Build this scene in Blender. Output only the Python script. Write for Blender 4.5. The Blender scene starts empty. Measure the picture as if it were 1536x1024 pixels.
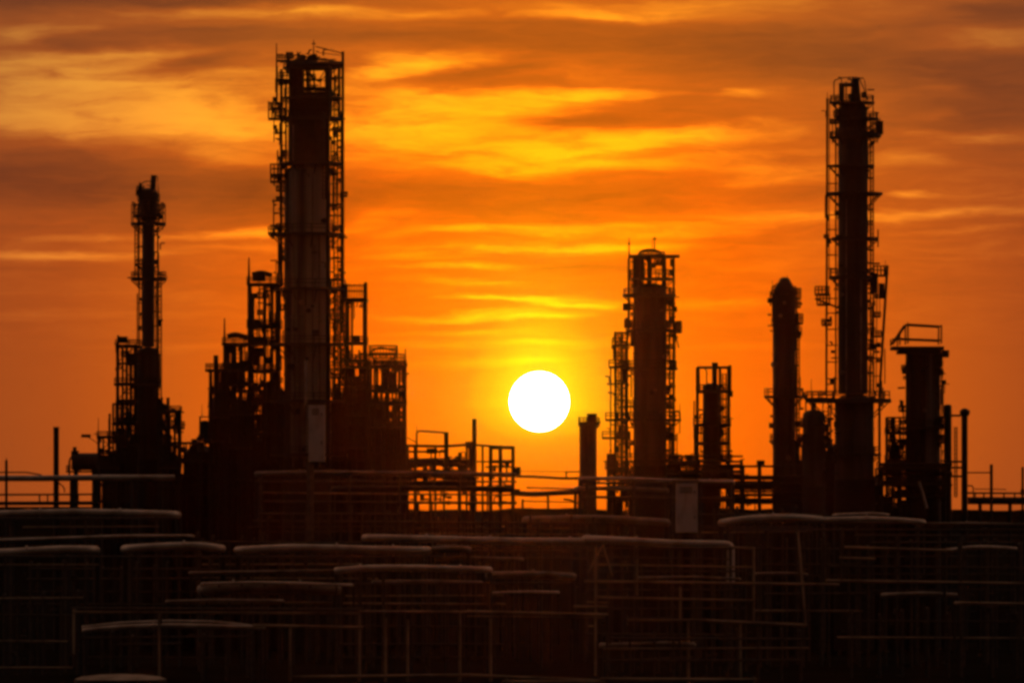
import bpy, math, random
from mathutils import Vector, Matrix
random.seed(7)
sc = bpy.context.scene
COL = sc.collection
F = 10038.0            # telephoto focal length in 1536-wide photo pixels (the sun is 0.53 degrees across)
HY = 760.0             # eye level in the photo
CZ = 15.0              # eye height in metres
PI = math.pi

# ------------------------------------------------------------------ materials
MATS = {}
def material(name, col, rough=0.6, metal=0.0, col2=None, scale=1.5, stretch=(1, 1, 1), bump=0.0, spec=0.35, lo=0.35, hi=0.65):
    m = bpy.data.materials.new(name); m.use_nodes = True
    nt = m.node_tree; b = nt.nodes['Principled BSDF']
    b.inputs['Roughness'].default_value = rough
    b.inputs['Metallic'].default_value = metal
    b.inputs['Specular IOR Level'].default_value = spec
    tc = nt.nodes.new('ShaderNodeTexCoord'); mp = nt.nodes.new('ShaderNodeMapping')
    mp.inputs['Scale'].default_value = stretch
    nt.links.new(tc.outputs['Object'], mp.inputs['Vector'])
    nz = nt.nodes.new('ShaderNodeTexNoise'); nz.inputs['Scale'].default_value = scale
    nz.inputs['Detail'].default_value = 6; nz.inputs['Roughness'].default_value = 0.65
    nt.links.new(mp.outputs['Vector'], nz.inputs['Vector'])
    r = nt.nodes.new('ShaderNodeValToRGB')
    r.color_ramp.elements[0].position = lo; r.color_ramp.elements[1].position = hi
    c2 = col2 or tuple(c * 0.55 for c in col)
    r.color_ramp.elements[0].color = (*c2, 1); r.color_ramp.elements[1].color = (*col, 1)
    nt.links.new(nz.outputs['Fac'], r.inputs['Fac'])
    nt.links.new(r.outputs['Color'], b.inputs['Base Color'])
    if bump:
        bp = nt.nodes.new('ShaderNodeBump'); bp.inputs['Strength'].default_value = bump; bp.inputs['Distance'].default_value = 0.05
        nt.links.new(nz.outputs['Fac'], bp.inputs['Height']); nt.links.new(bp.outputs['Normal'], b.inputs['Normal'])
    MATS[name] = m
    return m
material('dark_steel', (0.032, 0.026, 0.022), 0.65, 0.0, (0.015, 0.011, 0.009), 2.0)
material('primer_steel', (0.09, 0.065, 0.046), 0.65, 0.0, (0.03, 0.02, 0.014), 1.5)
material('olive_paint', (0.36, 0.27, 0.17), 0.55, 0.0, (0.10, 0.065, 0.04), 0.25)
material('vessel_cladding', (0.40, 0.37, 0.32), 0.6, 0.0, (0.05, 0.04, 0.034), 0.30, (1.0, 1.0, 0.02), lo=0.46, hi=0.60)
material('dim_cladding', (0.12, 0.10, 0.085), 0.6, 0.0, (0.035, 0.026, 0.02), 0.6, (1.0, 1.0, 0.06), lo=0.42, hi=0.75)
material('pipe_cladding', (0.60, 0.52, 0.46), 0.42, 0.45, (0.24, 0.18, 0.14), 0.35, (1, 1, 1), 0.05, lo=0.3, hi=0.6)
material('dull_pipe', (0.30, 0.25, 0.21), 0.5, 0.3, (0.10, 0.075, 0.055), 0.5)
material('white_paint', (0.74, 0.71, 0.68), 0.55, 0.0, (0.40, 0.34, 0.30), 1.3, (1, 1, 0.25), lo=0.25, hi=0.5)
material('grating_steel', (0.06, 0.05, 0.042), 0.7, 0.0, (0.03, 0.022, 0.018), 3.0)
material('concrete', (0.20, 0.18, 0.16), 0.9, 0.0, (0.10, 0.085, 0.075), 0.8)
material('ground_soil', (0.020, 0.017, 0.014), 1.0, 0.0, (0.009, 0.0075, 0.006), 0.05, (1, 1, 1), 0.0, 0.0)

# ------------------------------------------------------------------ mesh building
class MB:
    def __init__(s): s.v = []; s.f = []; s.smooth = []
    def add(s, vs, fs, smooth=False):
        b = len(s.v); s.v.extend(vs); s.f.extend(tuple(i + b for i in f) for f in fs); s.smooth.extend([smooth] * len(fs))
    def box(s, a, b):
        x0, x1 = sorted((a[0], b[0])); y0, y1 = sorted((a[1], b[1])); z0, z1 = sorted((a[2], b[2]))
        s.add([(x0,y0,z0),(x1,y0,z0),(x1,y1,z0),(x0,y1,z0),(x0,y0,z1),(x1,y0,z1),(x1,y1,z1),(x0,y1,z1)],
              [(3,2,1,0),(4,5,6,7),(0,1,5,4),(1,2,6,5),(2,3,7,6),(3,0,4,7)])
    def tube(s, pts, r, n=8, cap=True, smooth=True, r2=None):
        pts = [Vector(p) for p in pts]; m = len(pts); vs = []; fs = []
        t = (pts[1] - pts[0]).normalized()
        u = t.orthogonal().normalized()
        for i, p in enumerate(pts):
            if i == 0: d = (pts[1] - pts[0]).normalized()
            elif i == m - 1: d = (pts[-1] - pts[-2]).normalized()
            else: d = ((pts[i+1] - p).normalized() + (p - pts[i-1]).normalized()).normalized()
            u = (u - d * u.dot(d)).normalized(); w = d.cross(u)
            rr = r if r2 is None else r + (r2 - r) * i / (m - 1)
            for k in range(n):
                a = 2 * PI * (k + .5) / n
                vs.append(tuple(p + u * (math.cos(a) * rr) + w * (math.sin(a) * rr)))
        for i in range(m - 1):
            for k in range(n):
                k2 = (k + 1) % n
                fs.append((i*n+k, i*n+k2, (i+1)*n+k2, (i+1)*n+k))
        s.add(vs, fs, smooth)
        if cap:
            b = len(s.v) - len(vs)
            s.f.append(tuple(b + k for k in reversed(range(n)))); s.f.append(tuple(b + (m-1)*n + k for k in range(n))); s.smooth += [False, False]
    def bar(s, a, b, w): s.tube([a, b], w * 0.7071, 4, True, False)
    def lathe(s, c, prof, n=32):
        # prof: (radius, z) bottom to top, closed with caps
        vs = []; fs = []
        for r, z in prof:
            for k in range(n):
                a = 2 * PI * k / n; vs.append((c[0] + r * math.cos(a), c[1] + r * math.sin(a), z))
        for i in range(len(prof) - 1):
            for k in range(n):
                k2 = (k + 1) % n; fs.append((i*n+k, i*n+k2, (i+1)*n+k2, (i+1)*n+k))
        fs.append(tuple(reversed(range(n)))); fs.append(tuple((len(prof)-1)*n + k for k in range(n)))
        s.add(vs, fs, True)
    def disc(s, c, r, t, n=28):
        s.lathe(c, [(r, c[2] - t), (r, c[2])], n)
    def ring_rail(s, c, r, z, w, n=24, a0=0, a1=2*PI):
        pts = [(c[0] + r*math.cos(a0+(a1-a0)*k/n), c[1] + r*math.sin(a0+(a1-a0)*k/n), z) for k in range(n+1)]
        s.tube(pts, w * .6, 5, False)
    def build(s, name, mat, parent=None):
        me = bpy.data.meshes.new(name); me.from_pydata(s.v, [], s.f); me.update()
        me.polygons.foreach_set('use_smooth', s.smooth)
        if any(s.smooth): me.set_sharp_from_angle(angle=0.7)
        me.materials.append(MATS[mat])
        o = bpy.data.objects.new(name, me); COL.objects.link(o)
        if parent is not None: o.parent = parent
        return o

def rounded(pts, rad):
    pts = [Vector(p) for p in pts]; out = [pts[0]]
    for i in range(1, len(pts) - 1):
        a, b, c = pts[i-1], pts[i], pts[i+1]
        d1 = (a - b); d2 = (c - b); r = min(rad, d1.length * .45, d2.length * .45)
        if d1.normalized().dot(d2.normalized()) < -0.999: out.append(b); continue
        p, q = b + d1.normalized() * r, b + d2.normalized() * r
        for k in range(5):
            t = k / 4; out.append(p.lerp(b, t).lerp(b.lerp(q, t), t))
    out.append(pts[-1]); return out

def tag(o, label, cat, group=None, kind=None):
    if label: o['label'] = label
    if cat: o['category'] = cat
    if group: o['group'] = group
    if kind: o['kind'] = kind

class Thing:
    """A thing stands on the ground at photo column px, Y metres away; photo coordinates become metres at that distance."""
    def __init__(t, name, label, cat, px, Y, group=None):
        t.px, t.Y, t.s = px, Y, Y / F
        t.o = bpy.data.objects.new(name, None); COL.objects.link(t.o)
        t.o.empty_display_size = 0.5
        t.o.location = ((px - 768) * t.s, Y, 0)
        tag(t.o, label, cat, group)
        t.gy = HY + CZ / t.s
    def P(t, x, y, dy=0): return ((x - t.px) * t.s, dy, CZ + (HY - y) * t.s)
    def done(t, mb, name, mat, parent=None, label=None):
        o = mb.build(name, mat, parent or t.o)
        if label: o['label'] = label
        return o
    def shell(t, x0, x1, yt, yb=None, head='dome', mat='vessel_cladding', name='shell', dy=0, bands=0, cone=None, parent=None, label=None):
        yb = t.gy if yb is None else yb
        mb = MB(); r = (x1 - x0) / 2 * t.s; c = t.P((x0 + x1) / 2, yt, dy); zb = max(t.P(0, yb)[2], 0); zt = c[2]
        prof = [(r, zb)]
        hh = r * 0.5 if head == 'dome' else 0
        zc = zt - hh
        if bands:
            step = (zc - zb) / bands
            for k in range(1, bands):
                z = zb + k * step
                prof += [(r, z - .09), (r * 1.03, z - .08), (r * 1.03, z + .08), (r, z + .09)]
        if head == 'dome':
            for k in range(7):
                a = PI / 2 * k / 6.3; prof.append((r * math.cos(a), zc + hh * math.sin(a)))
        else: prof.append((r, zt))
        mb.lathe(c, prof, 36)
        return t.done(mb, name, mat, parent, label)
    def platform(t, y, xl, xr, rail=10, th=2.5, round_=True, depth=None, dy=0, mat='grating_steel', name='platform', brackets=True, posts=None):
        mb = MB(); c = t.P((xl + xr) / 2, y, dy); R = (xr - xl) / 2 * t.s; h = rail * t.s; tt = th * t.s
        rl = MB()
        if round_:
            mb.disc(c, R, tt)
            if brackets:
                for k in range(8):
                    a = PI / 4 * k + .2
                    mb.bar((c[0] + R*.95*math.cos(a), c[1] + R*.95*math.sin(a), c[2] - tt), (c[0] + R*.5*math.cos(a), c[1] + R*.5*math.sin(a), c[2] - tt - R*.45), .09)
            o = t.done(mb, name, mat)
            if rail:
                n = posts or max(8, int(R * 5))
                for k in range(n):
                    a = 2 * PI * (k + .3) / n
                    p = (c[0] + R*.97*math.cos(a), c[1] + R*.97*math.sin(a))
                    rl.bar((*p, c[2]), (*p, c[2] + h * (1 + .12 * random.random())), .07)
                for q in (0.55, 1.0): rl.ring_rail(c, R * .97, c[2] + h * q, .07)
                t.done(rl, 'railing_frame', 'dark_steel', o)
        else:
            d = (depth if depth else R * 1.6) / 2
            mb.box((c[0] - R, dy - d, c[2] - tt), (c[0] + R, dy + d, c[2]))
            o = t.done(mb, name, mat)
            if rail:
                n = posts or max(2, int(R * 2 / 1.1))
                for k in range(n + 1):
                    x = c[0] - R * .97 + 2 * R * .97 * k / n
                    for q in (-1, 1): rl.bar((x, dy + q * d * .97, c[2]), (x, dy + q * d * .97, c[2] + h * (1 + .1 * random.random())), .07)
                for q in (.55, 1.0):
                    z = c[2] + h * q
                    for w in (-1, 1):
                        rl.bar((c[0] - R*.97, dy + w*d*.97, z), (c[0] + R*.97, dy + w*d*.97, z), .06)
                        rl.bar((c[0] + w*R*.97, dy - d*.97, z), (c[0] + w*R*.97, dy + d*.97, z), .06)
                t.done(rl, 'railing_frame', 'dark_steel', o)
        return o
    def pipe(t, pts, w, mat='dark_steel', name='riser_pipe', flanges=0, parent=None):
        mb = MB(); p = [t.P(*q) for q in pts]; p = rounded(p, w * t.s * 1.8)
        mb.tube(p, w * t.s / 2, 12)
        if flanges and len(pts) == 2:
            a, b = Vector(p[0]), Vector(p[-1]); d = (b - a).normalized()
            for k in range(flanges):
                c = a.lerp(b, (k + .6) / (flanges + .2)); mb.tube([c - d * .06, c + d * .06], w * t.s * .8, 12)
        return t.done(mb, name, mat, parent)
    def ladder(t, x, w, yt, yb=None, dy=0, gap=.45, cage=False):
        yb = t.gy if yb is None else yb
        mb = MB(); a = t.P(x - w / 2, yt, dy); b = t.P(x + w / 2, yb, dy)
        mb.bar((a[0], dy, a[2]), (a[0], dy, b[2]), .1); mb.bar((b[0], dy, a[2]), (b[0], dy, b[2]), .1)
        z = b[2]
        while z < a[2]: mb.bar((a[0], dy, z), (b[0], dy, z), .05); z += gap
        if cage:
            z = b[2] + 2.2; cx = (a[0] + b[0]) / 2; R = max(.4, (b[0] - a[0]) * .75)
            while z < a[2]: mb.ring_rail((cx, dy - .3), R, z, .06, 10); z += 1.1
        return t.done(mb, 'ladder_frame', 'dark_steel')
    def post(t, x, yt, yb=None, w=2.5, dy=0, mat='dark_steel', name='post', x2=None):
        yb = t.gy if yb is None else yb
        mb = MB(); mb.bar(t.P(x2 if x2 is not None else x, yb, dy), t.P(x, yt, dy), w * t.s)
        return t.done(mb, name, mat)
    def beam(t, xa, ya, xb, yb, w=2.0, dy=0, mat='dark_steel', name='beam', dy2=None):
        mb = MB(); mb.bar(t.P(xa, ya, dy), t.P(xb, yb, dy if dy2 is None else dy2), w * t.s)
        return t.done(mb, name, mat)
    def block(t, x0, x1, yt, yb, d=2.0, dy=0, mat='dark_steel', name='equipment_box', label=None):
        mb = MB(); a = t.P(x0, yt, dy - d / 2); b = t.P(x1, yb, dy + d / 2); mb.box(a, b)
        return t.done(mb, name, mat, None, label)
    def mast(t, x, yt, yb, w=1.6, dy=0, arms=()):
        mb = MB(); a = t.P(x, yb, dy); b = t.P(x, yt, dy)
        mb.tube([a, b], w * t.s * .6, 6, True, True, w * t.s * .25)
        for y, l in arms: mb.bar(t.P(x - l, y, dy), t.P(x + l, y, dy), .09)
        return t.done(mb, 'lightning_mast', 'dark_steel')
    def basket(t, x0, x1, yt, yb, d=1.6, dy=0):
        o = t.platform(yb, x0, x1, rail=yb - yt, th=3, round_=False, depth=d, dy=dy, name='side_basket', posts=4); return o
    def clutter(t, x0, x1, y0, y1, n, seed, d=1.6, dy=0, mat='dark_steel', rods=1.0, baskets=True):
        """the small fittings of a plant: stubs, valves, conduits and clamps of uneven size between two columns of the photo"""
        rn = random.Random(seed)
        for k in range(n):
            x = rn.uniform(x0, x1); y = rn.uniform(y0, y1); q = dy + rn.uniform(-d, d); kind = rn.random()
            if kind < .30 * rods:
                L = rn.uniform(12, 60); t.pipe([(x, y, q), (x, min(y + L, y1 + 10), q)], rn.uniform(1.0, 2.4), mat, 'conduit')
            elif kind < .55:
                L = rn.uniform(3, 9); t.beam(x - L * .6, y, x + L * .6, y + rn.uniform(-.6, .6), rn.uniform(1.0, 2.2), q, mat, 'pipe_clamp')
            elif kind < .75:
                a = rn.uniform(1.6, 3.6); b = rn.uniform(1.6, 4.5); t.block(x - a, x + a, y - b, y + b, rn.uniform(.3, .9), q, mat, 'valve_body')
            elif kind < .9:
                L = rn.uniform(5, 11); t.pipe([(x, y, q), (x, y - L, q), (x + rn.choice((-1, 1)) * L * .7, y - L, q)], rn.uniform(1.2, 2.6), mat, 'elbow_pipe')
            elif baskets:
                L = rn.uniform(4, 8); t.basket(x - L, x + L, y - rn.uniform(4, 8), y, rn.uniform(.6, 1.4), q)
    def nozzles(t, x0, x1, y0, y1, n, seed):
        rn = random.Random(seed); r = (x1 - x0) / 2 * t.s; cx = (x0 + x1) / 2
        for k in range(n):
            a = rn.uniform(-1.2, 1.2); y = rn.uniform(y0, y1); w = rn.uniform(2.2, 6); L = .35
            c = t.P(cx, y); d = Vector((math.sin(a), -math.cos(a), 0)); m = MB(); p = Vector((c[0], 0, c[2])) + d * (r - .05)
            m.tube([p, p + d * L], w * t.s / 2, 12); m.tube([p + d * L, p + d * (L + .1)], w * t.s * .72, 12); t.done(m, 'nozzle', rn.choice(('dark_steel', 'dull_pipe', 'dim_cladding')))
    def lattice(t, x0, x1, yt, levels, d=3.0, dy=0, w=2.2, yb=None, xs=(), brace=True, decks=(), rails=None, mat='dark_steel', jog=0):
        """a free-standing steel tower: corner posts, a beam grid per level, cross bracing, decks"""
        yb = t.gy if yb is None else yb
        for x in [x0, *xs, x1]:
            for q in (-1, 1): t.post(x, yt, yb, w if x in (x0, x1) else w * .75, dy + q * d / 2, mat)
        for y in levels:
            g = MB()
            for q in (-1, 1): g.bar(t.P(x0, y, dy + q*d/2), t.P(x1, y, dy + q*d/2), w * t.s * .9)
            for x in (x0, x1): g.bar(t.P(x, y, dy - d/2), t.P(x, y, dy + d/2), w * t.s * .9)
            t.done(g, 'floor_beam', mat)
        if brace:
            ys = list(levels)
            for i in range(len(ys) - 1):
                q = -1 if i % 2 else 1
                t.beam(x0, ys[i], x1, ys[i+1], w * .5, dy + d/2, mat, 'brace')
                if i % 2 == 0: t.beam(x1, ys[i], x0, ys[i+1], w * .5, dy - d/2, mat, 'brace')
                for x in (x0, x1): t.beam(x, ys[i], x, ys[i+1], w * .5, dy - d/2 * q, mat, 'brace', dy + d/2 * q)
        for k in decks:
            y, rail = k[0], k[1]; a = k[2] if len(k) > 2 else x0 - 2; b = k[3] if len(k) > 3 else x1 + 2
            t.platform(y, a, b, rail=rail, th=3.5, round_=False, depth=d + .5, dy=dy, name='deck')
NISHITA, SUN_E, HAZE, HAZE_G = 0.05, 0.10, 0.000006, 0.975

# ------------------------------------------------------------------ ground
mb = MB(); g = 40
xs = [-2400 + 4800 * i / g for i in range(g + 1)]
ys = [-50, 100, 250, 400, 500, 560, 600, 640, 680, 720, 760, 820, 900, 1100, 1500, 2200, 3000]
vs = [(x, y, -0.05 * random.random() if 400 < y < 1000 else 0) for y in ys for x in xs]
fs = [(j*(g+1)+i, j*(g+1)+i+1, (j+1)*(g+1)+i+1, (j+1)*(g+1)+i) for j in range(len(ys)-1) for i in range(g)]
mb.add(vs, fs); gr = mb.build('ground', 'ground_soil'); tag(gr, None, None, None, 'structure')

# ------------------------------------------------------------------ the tall columns
# A: slim column at one end of the plant
t = Thing('column', 'slim distillation column with a finned crown, narrowest and most remote from the sun', 'column', 222, 705)
t.shell(213.5, 232, 300, 520, 'dome', 'dim_cladding', bands=8)
t.shell(207, 238, 520, 690, 'dome', 'dim_cladding', name='lower_shell', bands=4); t.shell(206, 239, 689, None, 'flat', 'dark_steel', name='shade_toned_foot')  # foot of each column toned dark, standing in for shade among dense plant
t.clutter(205, 214, 300, 690, 26, 21, 1, baskets=False); t.clutter(231, 241, 300, 690, 30, 22, 1, baskets=False); t.clutter(199, 247, 306, 334, 26, 23, 1.2, rods=.6, baskets=False); t.clutter(198, 248, 410, 422, 10, 25, 1.4, rods=.3, baskets=False); t.platform(322, 200, 245, 14, 3, posts=9); t.clutter(206, 238, 266, 300, 8, 26, .8)
for x, w in ((206, 2), (242, 2)): t.pipe([(x, 440, 0), (x, 760, 0)], w)
t.shell(210, 236, 282, 330, 'dome', 'dark_steel', name='crown_drum')
t.pipe([(229.5, 300, -.2), (230, 272, -.2), (231, 263, -.2)], 8.5, name='vent_pipe')
t.block(209, 213, 275, 300, .6, -.5, name='crown_frame'); t.mast(209, 270, 330, 1.2); t.mast(238, 282, 330, 1.2)
t.pipe([(209, 280, 0), (216, 272, 0), (226, 272, 0)], 1.6, name='davit')
t.platform(334, 196, 249, 27, 4, posts=9); t.platform(300, 206, 240, 9, 2)
t.platform(417, 196, 250, 9, 4, posts=9); t.platform(395, 202, 232, 6, 2, posts=6)
t.beam(192, 417, 252, 417, 1.4, -1.2, name='davit_arm')
t.platform(573, 200, 243, 10, 4); t.platform(530, 200, 238, 8, 3); t.platform(650, 190, 246, 10, 4)
for x, y, w, dy in ((209.5, 335, 2.2, -.8), (213, 335, 1.4, .6), (237, 335, 2.6, -.5), (233.5, 420, 1.8, .8)): t.pipe([(x, y, dy), (x, 760, dy)], w)
t.ladder(240.5, 4, 420, 700, -.9, cage=False); t.ladder(205, 4, 334, 417, -.6)
for k in range(9): t.beam(229, 445 + k * 22, 241, 445 + k * 22, 1.3, -.6, name='pipe_bracket')

# G: the big column
t = Thing('column', 'tallest and broadest distillation column with an open steel crown and pale flank', 'column', 460, 700)
t.shell(426, 496, 245, 690, 'dome', 'vessel_cladding', bands=10); t.shell(425, 497, 689, None, 'flat', 'dark_steel', name='shade_toned_foot')
t.clutter(410, 430, 110, 620, 48, 11); t.clutter(495, 517, 110, 600, 55, 12); t.clutter(420, 514, 82, 142, 44, 13, 2.2); t.clutter(424, 506, 78, 100, 18, 16, 1.8, rods=.2); t.clutter(412, 432, 130, 440, 36, 17, 2); t.clutter(496, 516, 130, 440, 36, 18, 2)
t.beam(432, 92, 452, 80, 1.4, -1.6, name='crown_stay'); t.beam(452, 80, 470, 90, 1.2, 1.6, name='crown_stay'); t.beam(487, 90, 514, 97, 2.2, -1.4, name='crown_beam'); t.beam(494, 118, 514, 118, 2, -1.2, name='crown_beam'); t.beam(494, 150, 514, 150, 2, -1.2, name='crown_beam'); t.clutter(430, 495, 250, 680, 14, 14, .1, -2.8); t.nozzles(426, 496, 255, 600, 12, 15)
t.shell(432, 489, 168, 246, 'flat', 'dark_steel', name='upper_shell')
t.shell(433, 457, 97, 180, 'dome', 'dark_steel', name='crown_drum', dy=-.4)
t.beam(430, 98, 516, 98, 6, -1.6, name='crown_beam'); t.beam(430, 98, 516, 98, 5, 1.6, name='crown_beam')
t.beam(420, 93, 487, 89, 2.5, 0, name='crown_beam')
t.platform(101, 424, 506, 8, 3, posts=10)
for x, w, q in ((493.5, 8, -1.6), (493, 6, 1.8), (461, 4, 1.6)): t.post(x, 96, 175, w, q, name='crown_post')
for y, a, b, w in ((113, 456, 474, 3), (121, 455, 480, 3.5), (129, 460, 478, 2), (134, 454, 492, 6), (141, 456, 492, 5)): t.pipe([(a, y, -.8), (b, y, -.8)], w, name='overhead_pipe')
t.pipe([(466, 96, -.5), (466, 145, -.5)], 2, name='overhead_pipe'); t.pipe([(452, 96, 1), (470, 118, .5), (474, 140, .5)], 3, name='overhead_pipe')
t.block(454, 492, 143, 170, 3.5, 0, name='condenser')
t.pipe([(462, 92, 0), (462, 86, 0), (473, 86, 0), (473, 97, 0)], 4, name='vent_pipe'); t.mast(470.5, 60, 92, 2.4, 0, ((66, 3),)); t.block(462, 476, 84, 92, 1.5, 0, name='valve_body')
t.mast(446, 77, 98, 2.6); t.mast(441, 82, 98, 1.6)
t.beam(474, 71, 514, 81, 1.2, -.8, name='crown_stay'); t.beam(478, 80, 512, 84, .8, -.8, name='crown_stay')
t.mast(415, 66, 130, 2.8, -.5); t.pipe([(415.5, 100, -.5), (415.5, 158, -.5)], 3.2)
t.platform(176, 420, 512, 22, 5, posts=14); t.platform(146, 425, 512, 12, 3, posts=12); t.platform(120, 418, 438, 10, 3, posts=6, dy=-.8)
t.basket(403, 424, 155, 178, 1.6, -.8); t.basket(406, 428, 247, 262, 1.6, -.8); t.basket(406, 428, 262, 272, 1.4, -.5)
t.platform(244, 418, 514, 8, 4, posts=10); t.platform(306, 494, 516, 0, 2, posts=8, dy=-.6)
t.platform(350, 404, 516, 12, 4, posts=12); t.platform(349, 402, 432, 8, 3, posts=6, dy=-1.2)
t.platform(432, 412, 520, 12, 4, posts=12); t.platform(515, 404, 524, 10, 4, posts=12); t.platform(600, 405, 522, 10, 4, posts=12); t.platform(680, 405, 522, 10, 4)
t.pipe([(422.5, 105, -1), (422.5, 430, -1)], 4.6); t.pipe([(429.5, 120, -1.3), (429.5, 270, -1.3)], 3.4); t.pipe([(418, 345, -.3), (418, 560, -.3)], 3)
t.pipe([(492.8, 130, -2.4), (492.8, 700, -2.4)], 6.6, name='overhead_line')
t.pipe([(514.5, 78, -.5), (514.5, 470, -.5), (512, 500, -.5)], 4.4); t.pipe([(508.5, 98, .3), (508.5, 175, .3)], 4.6); t.pipe([(511, 170, .9), (511, 560, .9)], 2); t.pipe([(501.5, 103, 0), (501.5, 560, 0)], 1.8)
t.ladder(504, 6, 150, 560, -.6, cage=True); t.ladder(487, 4, 195, 300, -2.6)
for k in range(12): t.beam(496, 196 + k * 32, 515, 196 + k * 32, 1.6, -.5, name='pipe_bracket')
for k in range(6): t.beam(418, 200 + k * 38, 430, 200 + k * 38, 1.6, -1, name='pipe_bracket')
for x, y, w in ((441, 190, 2), (470, 260, 2.4), (480, 350, 3), (458, 430, 3)): t.pipe([(x, y, -2.7), (x, 700, -2.7)], w, 'dull_pipe', flanges=4)

# L: column beside the sun
t = Thing('column', 'girthy column with a gantry crown and twin masts, beside the sun', 'column', 974, 702)
t.shell(950, 1000, 424, 700, 'dome', 'dim_cladding', bands=8); t.shell(949, 1001, 699, None, 'flat', 'dark_steel', name='shade_toned_foot')
t.clutter(936, 952, 430, 705, 52, 31); t.clutter(999, 1016, 430, 700, 62, 32); t.clutter(946, 1014, 384, 432, 36, 33); t.nozzles(950, 1000, 445, 690, 9, 34)
t.shell(952, 966, 386, 440, 'flat', 'dark_steel', name='crown_drum')
for x, w in ((951, 4), (962, 4), (974, 5.5), (995.5, 5)): t.post(x, 384, 430, w, -1.2, name='crown_post'); t.post(x, 384, 430, w * .7, 1.2, name='crown_post')
t.beam(944, 385, 1019, 385, 3.6, -1.2, name='crown_beam'); t.beam(944, 385, 1012, 385, 3.2, 1.2, name='crown_beam')
t.pipe([(956, 388, 0), (960, 377, 0), (972, 374, 0), (990, 377, 0), (994, 388, 0)], 4, name='crown_hoop')
t.platform(385, 958, 998, 7, 3, posts=9); t.platform(417, 944, 1012, 12, 3.5, posts=12); t.platform(441, 934, 1014, 8, 5, posts=12)
t.platform(494, 938, 1016, 10, 4, posts=12); t.platform(551, 940, 1016, 10, 3.5); t.platform(628, 942, 1022, 10, 3.5); t.platform(690, 940, 1018, 10, 4)
t.mast(943.5, 357, 400, 3, -.5, ((366, 2.5),)); t.pipe([(943, 388, -.5), (943, 500, -.5), (938.5, 520, -.5), (938.5, 715, -.5)], 4); t.pipe([(951, 440, -1.8), (951, 712, -1.8)], 2.4)
t.mast(982, 354, 378, 2.4, 0, ((358, 3.5),)); t.mast(978.5, 358, 378, 1.4)
t.pipe([(1010.5, 385, -.4), (1010.5, 684, -.4)], 3.6); t.pipe([(1004, 430, .8), (1004, 690, .8)], 2.4); t.pipe([(998, 430, -2), (998, 690, -2)], 2)
t.ladder(1007, 4.5, 440, 690, -.8, cage=True)
for k in range(13): t.beam(999, 446 + k * 19, 1013, 446 + k * 19, 1.5 + (k % 3), -.6, name='pipe_bracket')
t.basket(1014, 1022, 482, 497, 1.4, -.4); t.beam(1013, 498, 1018, 522, 1.4, -.4, name='basket_strut'); t.mast(1019.5, 604, 650, 1.6, -.4)
t.block(934, 946, 455, 466, 1.2, -.6, name='valve_body'); t.block(936, 948, 480, 492, 1.2, -.6, name='valve_body'); t.block(945, 953, 496, 520, 1.2, -1.6, name='valve_body')
t = Thing('stair_tower', 'open stair tower of thin steel bars, clamped to the column beside the sun', 'stair tower', 928, 698)
t.lattice(922.5, 941, 497, [499, 517, 533, 549, 575, 600, 628, 655, 685, 714], 1.8, 0, 2, 760, (931,), True, ((517, 10, 918, 942), (549, 9, 913, 944), (628, 9, 908, 944), (655, 8, 903, 944), (700, 9, 908, 944)))
t.clutter(914, 943, 500, 720, 34, 90, .9)
t.pipe([(916, 550, .2), (916, 720, .2)], 2.4); t.pipe([(934, 497, .4), (934, 740, .4)], 3.2); t.block(910, 925, 680, 712, 1.5, .3, name='valve_body'); t.ladder(926, 3.4, 499, 714, -.4)

# M: small column in a cage
t = Thing('column', 'small capped column with a tall goose-neck vent, standing in its own steel cage', 'column', 1067, 703)
t.shell(1054, 1079, 574, 720, 'dome', 'dim_cladding', bands=4); t.shell(1053.5, 1079.5, 719, None, 'flat', 'dark_steel', name='shade_toned_foot')
t.pipe([(1071, 585, -2), (1071, 546, -2)], 8, name='vent_pipe'); t.block(1067, 1076, 544, 550, .8, -2, name='valve_body'); t.pipe([(1060, 582, 0), (1060, 556, 0), (1056, 550, 0)], 2, name='vent_pipe')
t = Thing('steel_scaffold', 'steel cage of columns and decks round the small goose-neck column', 'steel frame', 1070, 703)
t.lattice(1046, 1093, 551, [551, 586, 636, 664, 690], 3.4, 0, 2.6, 760, (1080,), False, ((586, 9, 1044, 1096), (636, 9, 1040, 1096), (664, 0), (690, 9, 1036, 1098)))
t.clutter(1040, 1056, 580, 700, 18, 91, 1.6); t.clutter(1078, 1096, 570, 690, 14, 92, 1.6)
t.post(1094, 548, 586, 3.6, -1.7); t.mast(1048.5, 553, 586, 2.4, -1.7); t.ladder(1086, 4.5, 560, 690, -1.5); t.pipe([(1042, 640, 0), (1042, 720, 0)], 3); t.pipe([(1082, 560, 1), (1082, 690, 1)], 2.2)
for k in range(7): t.beam(1080, 598 + k * 13, 1094, 598 + k * 13, 1.4, -1.7, name='stair_tread')

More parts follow.
